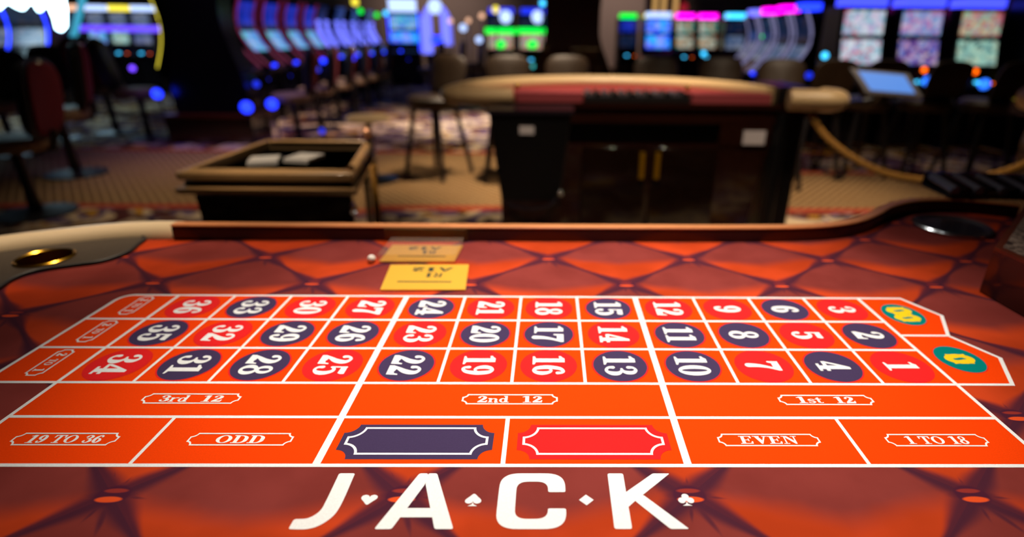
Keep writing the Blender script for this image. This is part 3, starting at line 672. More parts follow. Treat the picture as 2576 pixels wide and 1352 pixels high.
P3 = [((p[0]-c2.x)*W, (p[1]-c2.y)*W) for p in blk]
fixn(MB().prism(P3, 0, .013).build('clear_block', ac, t3, smooth=0, bevel=.002))
b0 = MB(); b0.ball((0, 0, .007), .007, 16).build('ball', mat('white_glint', '#f4ead8', .2, 0, .5), thing('corner_glint', 'small white ball standing in for the reflection at the left corner of the clear block', 'ball', (-3.13*W, 5.80*W, T)))  # added white ball stands in for a bright reflection on the block corner

# ------------------------------------------------------------------ podium behind the rail
def podium():
    t = thing('pit_podium', 'dark wooden pit podium with an open framed top behind the table rail', 'podium', (-.86, 1.66, 0), 0)
    a, b_, c_, d = (-.29, -.30), (.275, -.30), (.17, .275), (-.275, .275)
    q = [a, b_, c_, d]; H = .85
    def s(k): return [(p[0]*k, p[1]*k) for p in q]
    fixn(MB().loft([[p+(0.03,) for p in s(.86)], [p+(H-.09,) for p in s(.90)]]).build('cabinet', M['wood_dark'], t))
    MB().prism(s(.80), 0, .032).build('plinth', M['black'], t)
    fixn(MB().loft([[p+(H-.082,) for p in s(.93)], [p+(H-.078,) for p in s(1.015)], [p+(H-.060,) for p in s(1.03)], [p+(H-.056,) for p in s(.97)]]).build('lower_moulding', M['pad_w'], t))
    fixn(MB().loft([[p+(H-.060,) for p in s(.95)], [p+(H-.040,) for p in s(.95)]]).build('shadow_gap', M['black'], t))
    fr = MB(); o, i_ = s(1.0), s(.88)
    for k in range(4):
        k2 = (k+1) % 4
        fr.loft([[o[k]+(H-.035,), o[k2]+(H-.035,), i_[k2]+(H-.035,), i_[k]+(H-.035,)], [o[k]+(H-.008,), o[k2]+(H-.008,), i_[k2]+(H,), i_[k]+(H,)]])
    fixn(fr.build('top_frame', M['pad_w'], t, bevel=.006))
    MB().prism(s(.885), H-.05, H-.04).build('tray_floor', M['paper'], t)
    w = MB(); ii = s(.88)
    for k in range(4):
        k2 = (k+1) % 4; w.add([ii[k]+(H-.04,), ii[k2]+(H-.04,), ii[k2]+(H-.01,), ii[k]+(H-.01,)], [(0, 1, 2, 3)])
    w.build('tray_wall', mat('brown_tray_wall', '#57452f', .4), t, smooth=0)
    MB().tube([(.255, -.26, H-.006), (.255, -.26, H+.006)], .012).build('corner_knob', M['brass'], t)
    r = MB(); r.tube([(.256+.0, -.285+.02*math.cos(a), H-.13+.02*math.sin(a)) for a in [2*PI*k/16 for k in range(16)]], .005, 8, closed=True); r.build('rope_ring', M['chrome'], t)
    for x in (-.1, .05):
        pass
    return t
M['pad_w'] = mat('satin_trim_painted_sheen', '#b08a5c', .35, 0, .3, var=(6, .3, (1, 5, 5)))  # tan trim, its colour lightened to include the reflected sheen
M['paper'] = mat('smoked_glass_tray', '#2c2a28', .15, 0, .5, var=(22, .9, (1, 4, 1)))
podium()
for k, (u, v, lab) in enumerate(((665, 402, 'stack of cards lying in the left part of the podium tray'), (765, 396, 'stack of cards lying in the right part of the podium tray'))):
    p = ph(u, v, .82); t = thing('paper_stack', lab, 'papers', (p.x, p.y, .8103), .3-.5*k)
    MB().box(-.05, .05, -.055, .055, 0, .014).build('sheets', mat('white_paper', '#c8c4c0', .3, 0, .5), t)

def twist_rope(path, r, turns_per_m, name, label, loc):
    P = [Vector(p) for p in path]; L_ = [0]
    for i in range(1, len(P)): L_.append(L_[-1]+(P[i]-P[i-1]).length)
    t = thing(name, label, 'rope', loc); mb = MB()
    N_ = max(20, int(L_[-1]/.006)); 
    def at(s):
        for i in range(1, len(P)):
            if s <= L_[i] or i == len(P)-1:
                return P[i-1].lerp(P[i], (s-L_[i-1])/(L_[i]-L_[i-1])), (P[i]-P[i-1]).normalized()
    for ph_ in range(3):
        pts = []
        for k in range(N_+1):
            s = L_[-1]*k/N_; p, d = at(s); a = d.cross(Vector((.3, .2, 1))).normalized(); b_ = a.cross(d); an = s*turns_per_m*2*PI+ph_*2*PI/3
            pts.append(tuple(p+(a*math.cos(an)+b_*math.sin(an))*r*.5-Vector(loc)))
        mb.tube(pts, r*.58, 7)
    mb.build('twisted_cord', M['rope'], t); return t
# rope hanging at the right corner of the podium
a = Vector((-.585, 1.70, .80)); 
twist_rope([(-.615, 1.66, .80), (-.608, 1.62, .60), (-.60, 1.56, .35), (-.595, 1.53, .03)], .013, 14, 'hanging_rope', 'gold twisted rope hanging down the right side of the podium', (-.565, 1.68, 0))
pk = ph(905, 335, .90)
st = thing('rope_post', 'slim post with a pale round knob at the far right corner of the podium', 'post', (pk.x, pk.y+.09, 0))
MB().lathe([(.07, 0), (.07, .012), (.014, .03), (.012, .86)], n=20, caps=True).build('pole', M['black'], st)
MB().ball((0, 0, .885), .022).build('knob', mat('pale_copper', '#d09a78', .3, .6), st)

# ------------------------------------------------------------------ blackjack tables
def halfmoon(cx, cy, hw, dep, n=36, e=1.0, a0=0, a1=PI):
    return [(cx+hw*math.cos(a0+(a1-a0)*k/n), cy+dep*math.sin(a0+(a1-a0)*k/n)**e) for k in range(n+1)]
def blackjack():
    t = thing('blackjack_table', 'half-round blackjack table with cream padded rim and dark wooden cabinet, seen from the dealer side', 'card table', (.40, 2.80, 0))
    H = .955
    top = halfmoon(0, .02, .875, .83)
    fixn(MB().prism(top, H-.055, H-.02).build('playing_surface', cloth('maroon_table_cloth', '#8a3a38'), t))
    arc = [(p[0], p[1], H-.012) for p in halfmoon(0, .05, .90, .86, 48)]
    pad = [(-.56, .0, H-.02), (-.75, .0, H-.02), (-.87, .01, H-.016), (-.91, .04, H-.014)]+arc[::-1][1:]
    pad = [tuple(p) for p in catmull(pad, 3)]
    MB().tube(pad, .062, 14, flat=.75).build('armrest', M['pad2'], t)
    # dealer edge
    MB().box(-.55, .92, -.05, .02, H-.075, H-.045, c=.004).build('dealer_edge', M['wood_dark'], t)
    MB().box(-.545, -.18, -.045, .10, H-.045, H+.005, c=.01).build('side_cushion', M['redcl'], t)['label'] = 'red cushion left of the tray'
    MB().box(.42, .86, -.045, .10, H-.045, H+.005, c=.01).build('side_cushion', M['redcl'], t)['label'] = 'red cushion right of the tray'
    tr = MB().box(-.17, .41, -.045, .16, H-.045, H-.012).build('chip_tray', M['dark'], t)
    for k in range(12):
        MB().tube([(-.145+.048*k, -.03, H-.008), (-.145+.048*k, .15, H-.008)], .018, 10).build('chip_row', M['chipA'] if k % 2 else M['chipB'], tr)
    for u in (1285, 1705, 1950):
        p = py(u, 218, 3.0); MB().ball((p.x-.36, .13, H+.02), .016).build('corner_stud', M['brass'], t)
    # cabinet: upper apron, recess, lower doors, tapering down
    bx0, bx1 = -.66, .92
    MB().box(bx0+.02, bx1-.02, -.03, .75, .80, H-.075).build('apron', M['wood_dark'], t)
    MB().box(bx0+.03, bx1-.03, .06, .72, .68, .80).build('recess', M['black'], t)
    MB().box(bx0+.03, bx1-.03, -.02, .74, .06, .68, tx=.06, ty=.05).build('cabinet', M['wood_dark'], t)
    MB().box(bx0+.12, bx1-.12, .05, .7, 0, .06).build('plinth', M['black'], t)
    MB().box(.60, bx1-.03, -.028, .06, .68, .80).build('side_block', M['wood_dark'], t)
    MB().box(.90, 1.07, -.02, .40, .0, H+.045, c=.01).build('side_cabinet', M['black'], t)
    for u0, u1, lb in ((1445, 1606, 'left'), (1618, 1780, 'right')):
        x0 = py(u0, 430, 2.8).x-.36; x1 = py(u1, 430, 2.8).x-.36
        d = MB().box(x0, x1, -.032, -.012, .15, .665, ty=-.0).build('door', M['door'], t, bevel=.003)
        hx = x1-.03 if lb == 'left' else x0+.03
        MB().box(hx-.014, hx+.014, -.058, -.034, .49, .64, c=.004).build('handle', M['brassb'], d)
    p0 = py(1850, 364, 2.76); p1 = py(1910, 330, 2.76)
    MB().box(p0.x-.36, p1.x-.36, -.040, -.030, p0.z, p1.z).build('notice_card', M['label'], t)
    tx = MB()
    for k in range(5):
        z = p1.z-.012-k*.014; w_ = (.03, .045, .04, .048, .035)[k]; cxx = (p0.x+p1.x)/2-.36
        tx.box(cxx-w_, cxx+w_, -.0415, -.0402, z-.003, z)
    return t
M['redcl'] = cloth('red_table_cushion', '#a04a50'); M['chipA'] = mat('black_chips', '#1c1c22', .3); M['chipB'] = mat('grey_chips', '#54505c', .3)
M['door'] = mat('gloss_walnut_door', '#1c0e08', .14, 0, 1.0, var=(5, .4, (1, 1, 5)))
M['brassb'] = mat('bright_brass_handle', '#d8a018', .35, .7)
blackjack()
def drop_box():
    p0 = py(1238, 262, 2.70)
    t = thing('drop_box', 'tall black tapered drop box hooked under the left end of the blackjack table', 'box', (p0.x+.21, 2.60, 0))
    fixn(MB().box(-.21, .21, -.10, .12, .42, .88, tx=.05, ty=.02, c=.01).build('body', M['black'], t))
    MB().box(-.225, .225, -.115, .13, .88, .90, c=.01).build('lid', M['slot_trim'], t)
    MB().box(-.055, .02, -.106, -.098, .78, .82).build('emblem', M['label'], t)
    MB().tube([(-.15, -.05, .42), (-.10, -.10, .395), (0, -.12, .385), (.09, -.12, .40), (.15, -.08, .44)], .009, 8).build('carry_handle', M['slot_trim'], t)
    MB().box(-.16, .16, -.08, .1, 0.0, .42, tx=.0).build('stand', M['wood_dark'], t)
    MB().ball((.16, -.10, .47), .018).build('lock', M['chrome'], t)
drop_box()
def card_table_right():
    p = ph(1990, 242, .97); q = ph(2140, 250, .97)
    t = thing('card_table', 'neighbouring card table at right with a tan padded rim behind the gold rope', 'card table', (p.x, p.y, 0))
    w = q.x-p.x
    MB().tube(catmull([(-.0, .02, .95), (.1, .0, .95), (w-.05, -.02, .95), (w+.0, .03, .95), (w-.03, .11, .95)], 5), .07, 14, flat=.8).build('armrest', M['pad2'], t)
    MB().box(.03, w-.04, .02, .19, .86, .93).build('tabletop', M['wood_dark'], t)
    MB().lathe([(.1, 0), (.1, .02), (.03, .06), (.03, .86)], (.03, .12, 0), 20, caps=True).build('pedestal', M['black'], t)
    return t, p, q
tR, pR, qR = card_table_right()
# tilted touch screen
def touch_monitor():
    c = ph(2235, 225, .97)
    t = thing('touch_monitor', 'grey framed touch monitor with a lit blue screen, tilted back on its arm', 'monitor', (c.x+.04, c.y+.08, 0), 0)
    a, b_ = py(2140, 172, c.y+.06), py(2285, 186, c.y+.06); d, e = py(2320, 243, c.y-.05), py(2180, 232, c.y-.05)
    o = Vector(t.location)
    def quad(k, off):
        cc = (a+b_+d+e)/4; n = (b_-a).cross(e-a).normalized()
        if n.z < 0: n = -n
        return [tuple(cc+(p-cc)*k+n*off-o) for p in (a, b_, d, e)]
    fixn(MB().loft([quad(1.02, -.022), quad(1.02, 0)]).build('bezel', M['grey'], t))
    fixn(MB().loft([quad(.80, .0005), quad(.80, .002)]).build('lit_screen', emit('lit_blue_screen', (.10, .30, .85, 1), .9), t))
    tip = Vector((qR.x-.04, qR.y+.10, .94))-o
    MB().tube([tuple((a+b_+d+e)/4-o-Vector((0, 0, .025))), (-.05, .03, .90), (-.12, .04, .885), tuple(tip)], .018, 10).build('arm', M['black'], t)
touch_monitor()
# sagging rope on the right
r0 = ph(2050, 322, .86); r1 = ph(2300, 462, .60)
rr = [(2040, 290, 2.60), (2078, 345, 2.52), (2140, 395, 2.42), (2215, 433, 2.33), (2300, 452, 2.25), (2400, 458, 2.2), (2480, 445, 2.2), (2576, 415, 2.15), (2690, 350, 2.05)]
rp = [tuple(py(*a)) for a in rr]
twist_rope(catmull(rp, 5), .0175, 9, 'barrier_rope', 'thick gold twisted rope sagging from the tan card table in front of the right stools', (rp[0][0], rp[0][1], 0))
for p, lb in ((rp[-1], 'black rope post beyond the right picture edge'),):
    s_ = thing('rope_post', lb, 'post', (p[0]+.03, p[1]-.03, 0))
    MB().lathe([(.13, 0), (.13, .012), (.02, .04), (.018, p[2]+.03), (.001, p[2]+.05)], n=20, caps=True).build('pole', M['black'], s_)
# pale armrest of a further table at the right edge
p = ph(2800, 262, .97)
t = thing('card_table', 'rounded pale padded table corner at the far right edge behind the rope', 'card table', (p.x, p.y, 0))
MB().tube(catmull([(-.0, .5, .95), (-.08, .2, .95), (-.06, .0, .95), (.1, -.04, .95), (.8, -.04, .95)], 5), .07, 14).build('armrest', M['pad2'], t)
MB().box(-.02, .8, .03, .6, .85, .93).build('tabletop', M['wood_dark'], t); MB().box(.12, .8, .1, .6, 0, .85).build('cabinet', M['wood_dark'], t)

# ------------------------------------------------------------------ seats
def sheet(rings, th, name, mt, parent):
    """closed pad made from rows of (x, y, z) front points thickened along y"""
    return None
def slab(w0, w1, h0, h1, th, lean, curve, mb, y0=0, n=9, rows=7, rnd=.25):
    """upholstered back: width w0 (bottom) to w1 (top), rounded corners, bowed"""
    loops = []
    hh = h1-h0
    def outline(k):
        pts = []
        for i in range(40):
            a = 2*PI*i/40; c, s = math.cos(a), math.sin(a); e = rnd+.35
            x = math.copysign(abs(c)**e, c); z = math.copysign(abs(s)**e, s)
            zz = (z*k+1)/2; w = (w0+(w1-w0)*zz)/2
            pts.append((x*w*k, zz))
        return pts
    for k, off in ((.0, 1.0), (.55, .97), (.85, .80), (.97, .45), (1.0, 0), (.97, -.45), (.85, -.80), (.55, -.97), (.0, -1.0)):
        loops.append([(x, y0+lean*z+off*th/2-curve*(1-(2*x/max(w0, w1))**2), h0+hh*z) for x, z in outline(max(k, .01))])
    mb.loft(loops); return mb
def make_slot_chair():
    t = thing('slot_chair', '', 'chair', (0, 0, 0))        # sitter faces -y... the back is at +y
    fixn(slab(.40, .42, .60, 1.13, .07, .07, .03, MB(), .20).build('backrest', M['dark'], t))
    sh = fixn(slab(.44, .46, .575, 1.155, .05, .075, .03, MB(), .235).build('back_frame', M['dark'], t))
    fixn(slab(.37, .40, .60, 1.12, .03, .07, .03, MB(), .262).build('back_panel', M['burg'], t))
    MB().ball((0, .30, 1.12), .03, sz=.6).build('grab_handle', M['chrome'], sh)
    fixn(MB().lathe([(.02, .50), (.20, .50), (.23, .53), (.235, .57), (.21, .60), (.02, .615)], n=28, caps=True).build('seat', M['seat_tan'], t))
    MB().lathe([(.03, .02), (.042, .06), (.034, .20), (.034, .50)], n=16, caps=True).build('post', M['black'], t)
    MB().tube([(0, .1, .48), (0, .24, .50), (0, .27, .64)], .02, 8).build('back_bracket', M['black'], t)
    MB().lathe([(.24, 0), (.24, .015), (.12, .03), (.03, .05)], n=28, caps=True).build('base', M['dark'], t)
    return t
def make_stool(seat='brown'):
    t = thing('bar_stool', '', 'stool', (0, 0, 0))
    fixn(slab(.36, .44, .70, 1.07, .05, .10, .05, MB(), .17).build('backrest', M[seat], t))
    fixn(MB().lathe([(.02, .62), (.20, .62), (.235, .65), (.24, .70), (.21, .73), (.02, .735)], n=28, caps=True).build('seat', M[seat], t))
    for sx in (-1, 1):
        for sy in (-1, 1):
            MB().tube([(sx*.13, sy*.13, .63), (sx*.22, sy*.22, 0)], .021, 8).build('leg', M['dark'], t)
    r = .182
    MB().tube([(-r, -r, .26), (r, -r, .26), (r, r, .26), (-r, r, .26)], .011, 8, closed=True).build('footrest', M['brass'], t)
    return t
def place(proto, used, u, v, h, rz, label, group=None, y=None, scale=None):
    """stand a seat so that its point at height h shows at (u, v)"""
    p = ph(u, v, h) if y is None else py(u, v, y)
    loc = (p.x, p.y, 0)
    if not used:
        used.append(1); proto.location = loc; proto.rotation_euler = (0, 0, rz); proto['label'] = label
        if group: proto['group'] = group
        if scale: proto.scale = scale
        return proto
    return dup(proto, loc, rz, label, group, scale)
ch = make_slot_chair(); cu = []
GC = 'burgundy slot chairs on the left'
# (u, y-distance, turn, label)
for u, y, rz, lab, s in (
    (8, 3.55, -PI/2+.25, 'large burgundy backed slot chair nearest at the left edge, on a round base', .93),
    (150, 4.75, -PI/2+.55, 'burgundy slot chair seen edge-on behind the nearest left chair', 1),
    (10, 5.6, .15, 'dark red slot chair cut off by the left picture edge', .90),
    (128, 6.5, .15, 'red slot chair in shade between the nearest burgundy chair and the edge-on chair', .92),
    (285, 7.0, PI+.2, 'shaded slot chair below the left part of the purple light bar', 1),
    (365, 6.6, PI*.6, 'slot chair with a tan seat beside the black bank end, under the purple light bar', 1),
    (470, 13.5, .0, 'small far chair hidden behind the black bank end', 1)):
    if 'hidden' in lab: continue
    place(ch, cu, u, 300, 0, rz, lab, GC, y=y).scale = (1, 1, s)
GR = 'burgundy chairs along the curved red-edged slot row'
ords = ['nearest', 'second', 'third', 'fourth', 'fifth', 'sixth']
for k in range(6):
    d = 6.6+.78*k; x = -3.05-.02*k
    dup(ch, (x, d, 0), -PI/2+.25, '%s burgundy chair facing the curved red-edged slot row' % ords[k], GR)
for k in range(3):
    dup(ch, (-2.45+.3*k, 11.9+1.0*k, 0), -PI/2+.1, '%s burgundy chair beside the tall cyan lit machine' % ords[k], 'chairs beside the tall cyan machine')
# padded tan stool without a back
p = py(925, 292, 4.6)
t = thing('backless_stool', 'round tan backless stool behind the podium corner', 'stool', (p.x, p.y, 0))
MB().lathe([(.02, .53), (.16, .53), (.19, .545), (.17, .575), (.02, .58)], n=24, caps=True).build('seat', M['pad2'], t)
MB().lathe([(.2, 0), (.2, .015), (.03, .04), (.025, .53)], n=20, caps=True).build('post', M['black'], t)

sl = make_stool(); su = []
GS = 'brown stools behind the blackjack table'
for u, v, y, rz, lab in ((1105, 420, 4.85, -.5, 'brown bar stool left of the blackjack table, all four legs and brass footrest in view'),
    (1283, 420, 4.75, .05, 'brown stool back just right of the fully visible left stool, above the table rim'),
    (1425, 420, 4.85, 0, 'brown stool back in front of the dark flared column'),
    (1640, 420, 4.85, -.05, 'brown stool back right of the flared column, above the table rim'),
    (1795, 420, 4.9, -.1, 'brown stool back second to the right of the flared column'),
    (1940, 420, 4.6, -.2, 'brown stool back above the right end of the blackjack rim')):
    place(sl, su, u, v, 0, rz+(PI if u != 1108 else 0)*0, lab, GS, y=y)
GD = 'dark stools in front of the right slot machines'
for u, y, lab in ((2045, 4.95, 'dark brown stool directly left of the lit blue monitor'), (2165, 5.0, 'dark brown stool behind the lit blue monitor'),
    (2315, 4.95, 'dark brown stool right of the lit blue monitor, before the last two-screen machine'), (2475, 4.9, 'dark brown stool at the right picture edge'),):
    dup(sl, (py(u, 300, y).x, y, 0), PI+.1, lab, GD)

# ------------------------------------------------------------------ slot machines
LED = {k: emit('led_'+k, c, s) for k, (c, s) in dict(blue=((.01, .03, 1, 1), 3.5), magenta=((1, .0, .75, 1), 3), purple=((.16, .05, 1, 1), 2.6), cyan=((.05, .55, 1, 1), 2.5), white=((.55, .85, 1, 1), 9), green=((.0, .9, .05, 1), 1.6), yellow=((.9, .75, .05, 1), 1.6), red=((.5, .01, .12, 1), .35), lav=((.16, .18, 1, 1), 1.7), amber=((1, .35, .1, 1), 1.5), peach=((1, .55, .35, 1), 1.3), orange=((1, .12, .0, 1), 3), teal=((0, .45, .45, 1), 1.2), paleblue=((.45, .6, 1, 1), 1.7), deepblue=((.02, .16, 1, 1), 2.2), topblue=((.045, .06, 1, 1), 2.2), darkred=((.5, .01, .02, 1), .5), dimblue=((.01, .03, .8, 1), 1.4)).items()}
SC = {}
def scr(key, cols, strength, scale=9, seed=0.): SC[key] = screen('screen_'+key, cols, scale, strength, seed)
scr('pale', ['#e8f4ff', '#9fd8e8', '#c8b0e0', '#f0f0ff', '#e05878', '#88c8e0'], .75, 24, 1)
scr('pink', ['#d080c0', '#a8c8f0', '#8080d8', '#e8d0f0', '#7098e0'], .7, 24, 2)
scr('warm', ['#e07890', '#d8b070', '#90c0d0', '#e8d8b0', '#c04060', '#a8e0c0'], .65, 24, 3)
scr('green', ['#b0e8d8', '#a0d8c8', '#d8f0d0', '#80b8b8', '#104038'], .65, 24, 4)
scr('violet', ['#8070d0', '#c090d0', '#e0d0e0', '#5078e0', '#704090'], .65, 24, 5)
scr('blue', ['#1838d8', '#0c1c70', '#3040e0', '#28208c'], .7, 10, 6)
scr('cyan', ['#58b8f0', '#88a8ff', '#50e0d8', '#4870ff', '#b0d0ff'], .8, 14, 7)
scr('dim', ['#0c2048', '#203050', '#102c60', '#403848'], .45, 14, 8)
scr('white', ['#c8d0e0', '#7090c8', '#a8b0d0', '#5078b0'], .35, 12, 9)
scr('teal', ['#109890', '#e0c8a0', '#c07048', '#40b8b0', '#e8e0d0'], .6, 14, 10)
scr('electric', ['#1840ff', '#3090ff', '#4858ff', '#10b0ff', '#8090ff'], 1.2, 10, 11)
def arcpts(y0, y1, z0, z1, bulge, n=14):
    """curved front: from (y0, z0) low and forward to (y1, z1) high, hollowed by bulge"""
    out = []
    for k in range(n+1):
        t = k/n; y = y0+(y1-y0)*t; z = z0+(z1-z0)*t; out.append((y+bulge*math.sin(PI*t), z))
    return out
def slot_flat(name_parts, lo, up, top, w=.54):
    t = thing('slot_machine', '', 'slot machine', (0, 0, 0)); h = w/2
    MB().prof([(-.22, 0), (.28, 0), (.28, 1.56), (-.10, 1.56), (-.14, 1.25), (-.22, .90), (-.22, .74)], -h, h).build('cabinet', M['slot'], t)
    dk = MB().prof([(-.22, .66), (-.42, .72), (-.44, .76), (-.22, .82)], -h+.01, h-.01).build('button_deck', M['slot_trim'], t)
    MB().ball((-.02, -.36, .78), .04, sz=.5).build('spin_button', LED['cyan'], dk)
    MB().ball((.15, -.38, .775), .02, sz=.5).build('cash_button', LED['orange'], dk)
    def tilt(z0, z1, ya, yb, x): return [(-x, ya-.004, z0), (x, ya-.004, z0), (x, yb-.004, z1), (-x, yb-.004, z1)]
    for nm, (z0, z1, ya, yb), m_ in (('lower_screen', (.96, 1.22, -.218, -.150), lo), ('upper_screen', (1.27, 1.52, -.140, -.108), up)):
        q = tilt(z0, z1, ya, yb, h-.045); q2 = [(a, b_-.008, c) for a, b_, c in q]
        fixn(MB().loft([q, q2]).build(nm, m_, t))
    MB().box(-h+.06, h-.04, -.14, .2, 1.56, 1.66, c=.02).build('topper_light', top, t)
    return t
def slot_curved(edge, lo, up, top, w=.52, tophi=1.9, fat=None):
    t = thing('slot_machine', '', 'slot machine', (0, 0, 0)); h = w/2
    fr = arcpts(-.42, -.20, .80, 1.66, .20)
    MB().prof([(-.20, 0), (.28, 0), (.28, 1.68)]+[(p[0]+.012, p[1]) for p in fr[::-1]]+[(-.42, .72), (-.25, .66)], -h, h).build('cabinet', M['slot'], t)
    for sx in (-1, 1):
        if fat: MB().tube([(sx*(h-.05), p[0]-.03, p[1]) for p in fr[3:11]], .055, 10, flat=.6).build('edge_light', edge, t)
        else: MB().tube([(sx*(h-.012), p[0], p[1]) for p in fr], .016, 8).build('edge_light', edge, t)
    def part(nm, i0, i1, m_):
        mb = MB(); r = [(p[0]-.004, p[1]) for p in fr[i0:i1+1]]
        mb.loft([[(-h+.05, p[0], p[1]), (h-.05, p[0], p[1]), (h-.05, p[0]+.01, p[1]), (-h+.05, p[0]+.01, p[1])] for p in r]); fixn(mb.build(nm, m_, t))
    part('lower_screen', 3, 7, lo); part('upper_screen', 8, 13, up)
    dk = MB().prof([(-.22, .64), (-.44, .72), (-.45, .77), (-.36, .83), (-.22, .83)], -h+.01, h-.01).build('button_deck', M['slot_trim'], t)
    MB().ball((-.10, -.43, .80), .035, sz=.6).build('spin_button', LED['blue'], dk)
    MB().ball((.05, -.20, .60), .05, sz=.8).build('belly_lamp', LED['dimblue'], dk)
    if top: MB().box(-h+.06, h-.06, -.22, .1, 1.68, tophi, c=.03).build('topper_light', top, t)
    return t
def put(t, x, y, rz, label, group=None, used={}):
    t.location = (x, y, 0); t.rotation_euler = (0, 0, rz); t['label'] = label
    if group: t['group'] = group
    return t
def gx(u, y, v=120): return py(u, v, y).x
# right bank, three two-screen machines facing us
GB = 'two-screen slot machines on the right'
yb = 6.55
put(slot_flat(0, SC['pale'], SC['pale'], LED['topblue']), gx(2146, yb), yb, 0, 'two-screen slot machine with pale blue lower screen, leftmost of the right three', GB)
put(slot_flat(0, SC['violet'], SC['pink'], LED['topblue']), gx(2287, yb), yb, 0, 'two-screen slot machine with violet and pink screens, middle of the right three', GB)
put(slot_flat(0, SC['green'], SC['warm'], LED['topblue']), gx(2432, yb), yb, 0, 'two-screen slot machine with pale green lower screen, rightmost of the right three', GB)
put(slot_curved(LED['yellow'], SC['dim'], SC['blue'], LED['darkred']), gx(2615, 6.4), 6.4, .2, 'slot machine with a yellow lit edge and red topper at the right picture edge')
# receding right row facing left
GQ = 'silver-edged curved machines receding at right'
sedge = emit('silver_edge_light', (.35, .33, .62, 1), .55)
for k, (lab, tp) in enumerate((('nearest', 'blue'), ('second', 'magenta'), ('third', 'magenta'), ('fourth', 'lav'))):
    p0 = slot_curved(sedge, SC['white'], SC['dim'], None)
    MB().box(-.17, .17, -.20, .02, 1.68, 1.77, c=.03).build('topper_light', LED[tp], p0)
    p0.scale = (1, 1, .92); put(p0, 3.40+.03*k, 7.35+.72*k, -PI/2, '%s machine of the silver-edged curved row receding at right' % lab, GQ)

# left curved row facing right, red edges
GL = 'curved red-edged slot machines'
redge = emit('red_edge_light', (.30, .02, .10, 1), .45)
p1 = slot_curved(redge, SC['cyan'], SC['blue'], None)
for k, lab in enumerate(('nearest', 'second', 'third', 'fourth', 'fifth')):
    o = put(p1, -4.22, 7.25, PI/2, '', GL) if k == 0 else dup(p1, (-4.22, 7.25+.72*k, 0), PI/2)
    o['label'] = '%s machine of the curved red-edged row beside the black bank end' % lab
GA = 'machines with wide pale blue arcs'
arcm = slot_curved(LED['lav'], SC['dim'], SC['dim'], None, fat=1)
for ch_ in arcm.children:
    if ch_.name.startswith('edge_light'): pass
wide = [c for c in arcm.children if c.name.startswith('edge_light')]
for k, lab in enumerate(('nearest', 'second', 'third', 'fourth')):
    o = put(arcm, -4.30, 10.9, PI/2, '', GA) if k == 0 else dup(arcm, (-4.30+.05*k, 10.9+.8*k, 0), PI/2)
    o['label'] = '%s machine with a wide glowing blue arc, beyond the red-edged row' % lab
# back-to-back machines on the far side of that bank
p2 = slot_curved(LED['yellow'], SC['electric'], SC['dim'], None)
p2.scale = (1, .5, 1)
put(p2, -4.66, 7.3, -PI/2, 'machine with yellow and blue lit edge behind the black bank end')
# black bank end: hourglass panel
def bank_end(name, label, x, y, prof, th, plinth, m_=None):
    t = thing(name, label, 'bank end', (x, y, 0))
    pts = catmull([(a, b_) for a, b_ in prof], 5)
    o = [(w_, z) for w_, z in pts]+[(-w_, z) for w_, z in pts[::-1]]
    mb = MB().loft([[(a, 0, z) for a, z in o], [(a, th, z) for a, z in o]]); fixn(mb.build('panel', m_ or M['slot'], t))
    w0 = plinth[0]; MB().box(-w0, w0, -.16, th+.02, 0, plinth[1], c=.01).build('plinth', M['wood_dark'], t)
    MB().box(-w0-.02, w0+.02, -.18, th+.03, plinth[1], plinth[1]+.03).build('plinth_cap', M['wood'], t)
    return t
bank_end('bank_end_panel', 'black hourglass-shaped end panel of the left slot bank on a low plinth', gx(520, 6.45, 200), 6.45, [(.42, .33), (.44, .50), (.42, .72), (.35, 1.0), (.29, 1.3), (.31, 1.6), (.44, 2.1)], .30, (.50, .30))
bank_end('column_panel', 'tall dark flared column behind the middle brown stools', gx(1440, 7.2, 100), 7.2, [(.62, .20), (.58, .55), (.48, .85), (.36, 1.15), (.34, 1.35), (.36, 1.7), (.50, 2.4)], .35, (.66, .20), M['wood_dark'])
# left front machines with blue arcs
blueedge = LED['blue']
p3 = slot_curved(blueedge, SC['white'], SC['dim'], LED['white'], .54, 2.05)
GZ = 'machines with deep blue arcs at the left edge'
for k, (u, lab) in enumerate(((4, 'blue-arced slot machine cut by the left picture edge'), (97, 'blue-arced slot machine, second from the left edge'), (160, 'blue-arced slot machine, third from the left edge'))):
    y = 9.2
    if k == 0: put(p3, gx(u, y), y, .22, lab, GZ)
    elif k < 2: dup(p3, (gx(u, y), y, 0), .22, lab, GZ)
ys_ = 8.7
sg = thing('neon_sign', 'blazing white neon sign hanging low over the left blue-arced machines', 'sign', (gx(90, ys_), ys_, 0))
def sxz(u, v): p = py(u, v, ys_); return (p.x-sg.location.x, p.z)
so = [sxz(*p) for p in ((-60, 20), (-10, 24), (8, 8), (22, 8), (38, 18), (52, 24), (66, 8), (84, 10), (95, 28), (105, 16), (122, 18), (134, 46), (140, 72), (150, 78), (160, 66), (160, 30), (154, -10), (150, -120), (-60, -120))]
fixn(MB().loft([[(x, 0, z) for x, z in so], [(x, .06, z) for x, z in so]]).build('lit_panel', LED['white'], sg, smooth=0))
(x0_, z0_), (x1_, z1_) = sxz(165, -120), sxz(178, 105)
MB().tube([(x0_, .03, z0_), (x0_+.03, .03, (z0_+z1_)/2), (x1_, .03, z1_)], .045, 10).build('cyan_tube', emit('cyan_post', (.05, .4, .6, 1), .9), sg)
MB().box(x1_-.04, x1_+.04, .0, .08, 0, z1_).build('post', M['slot'], sg)

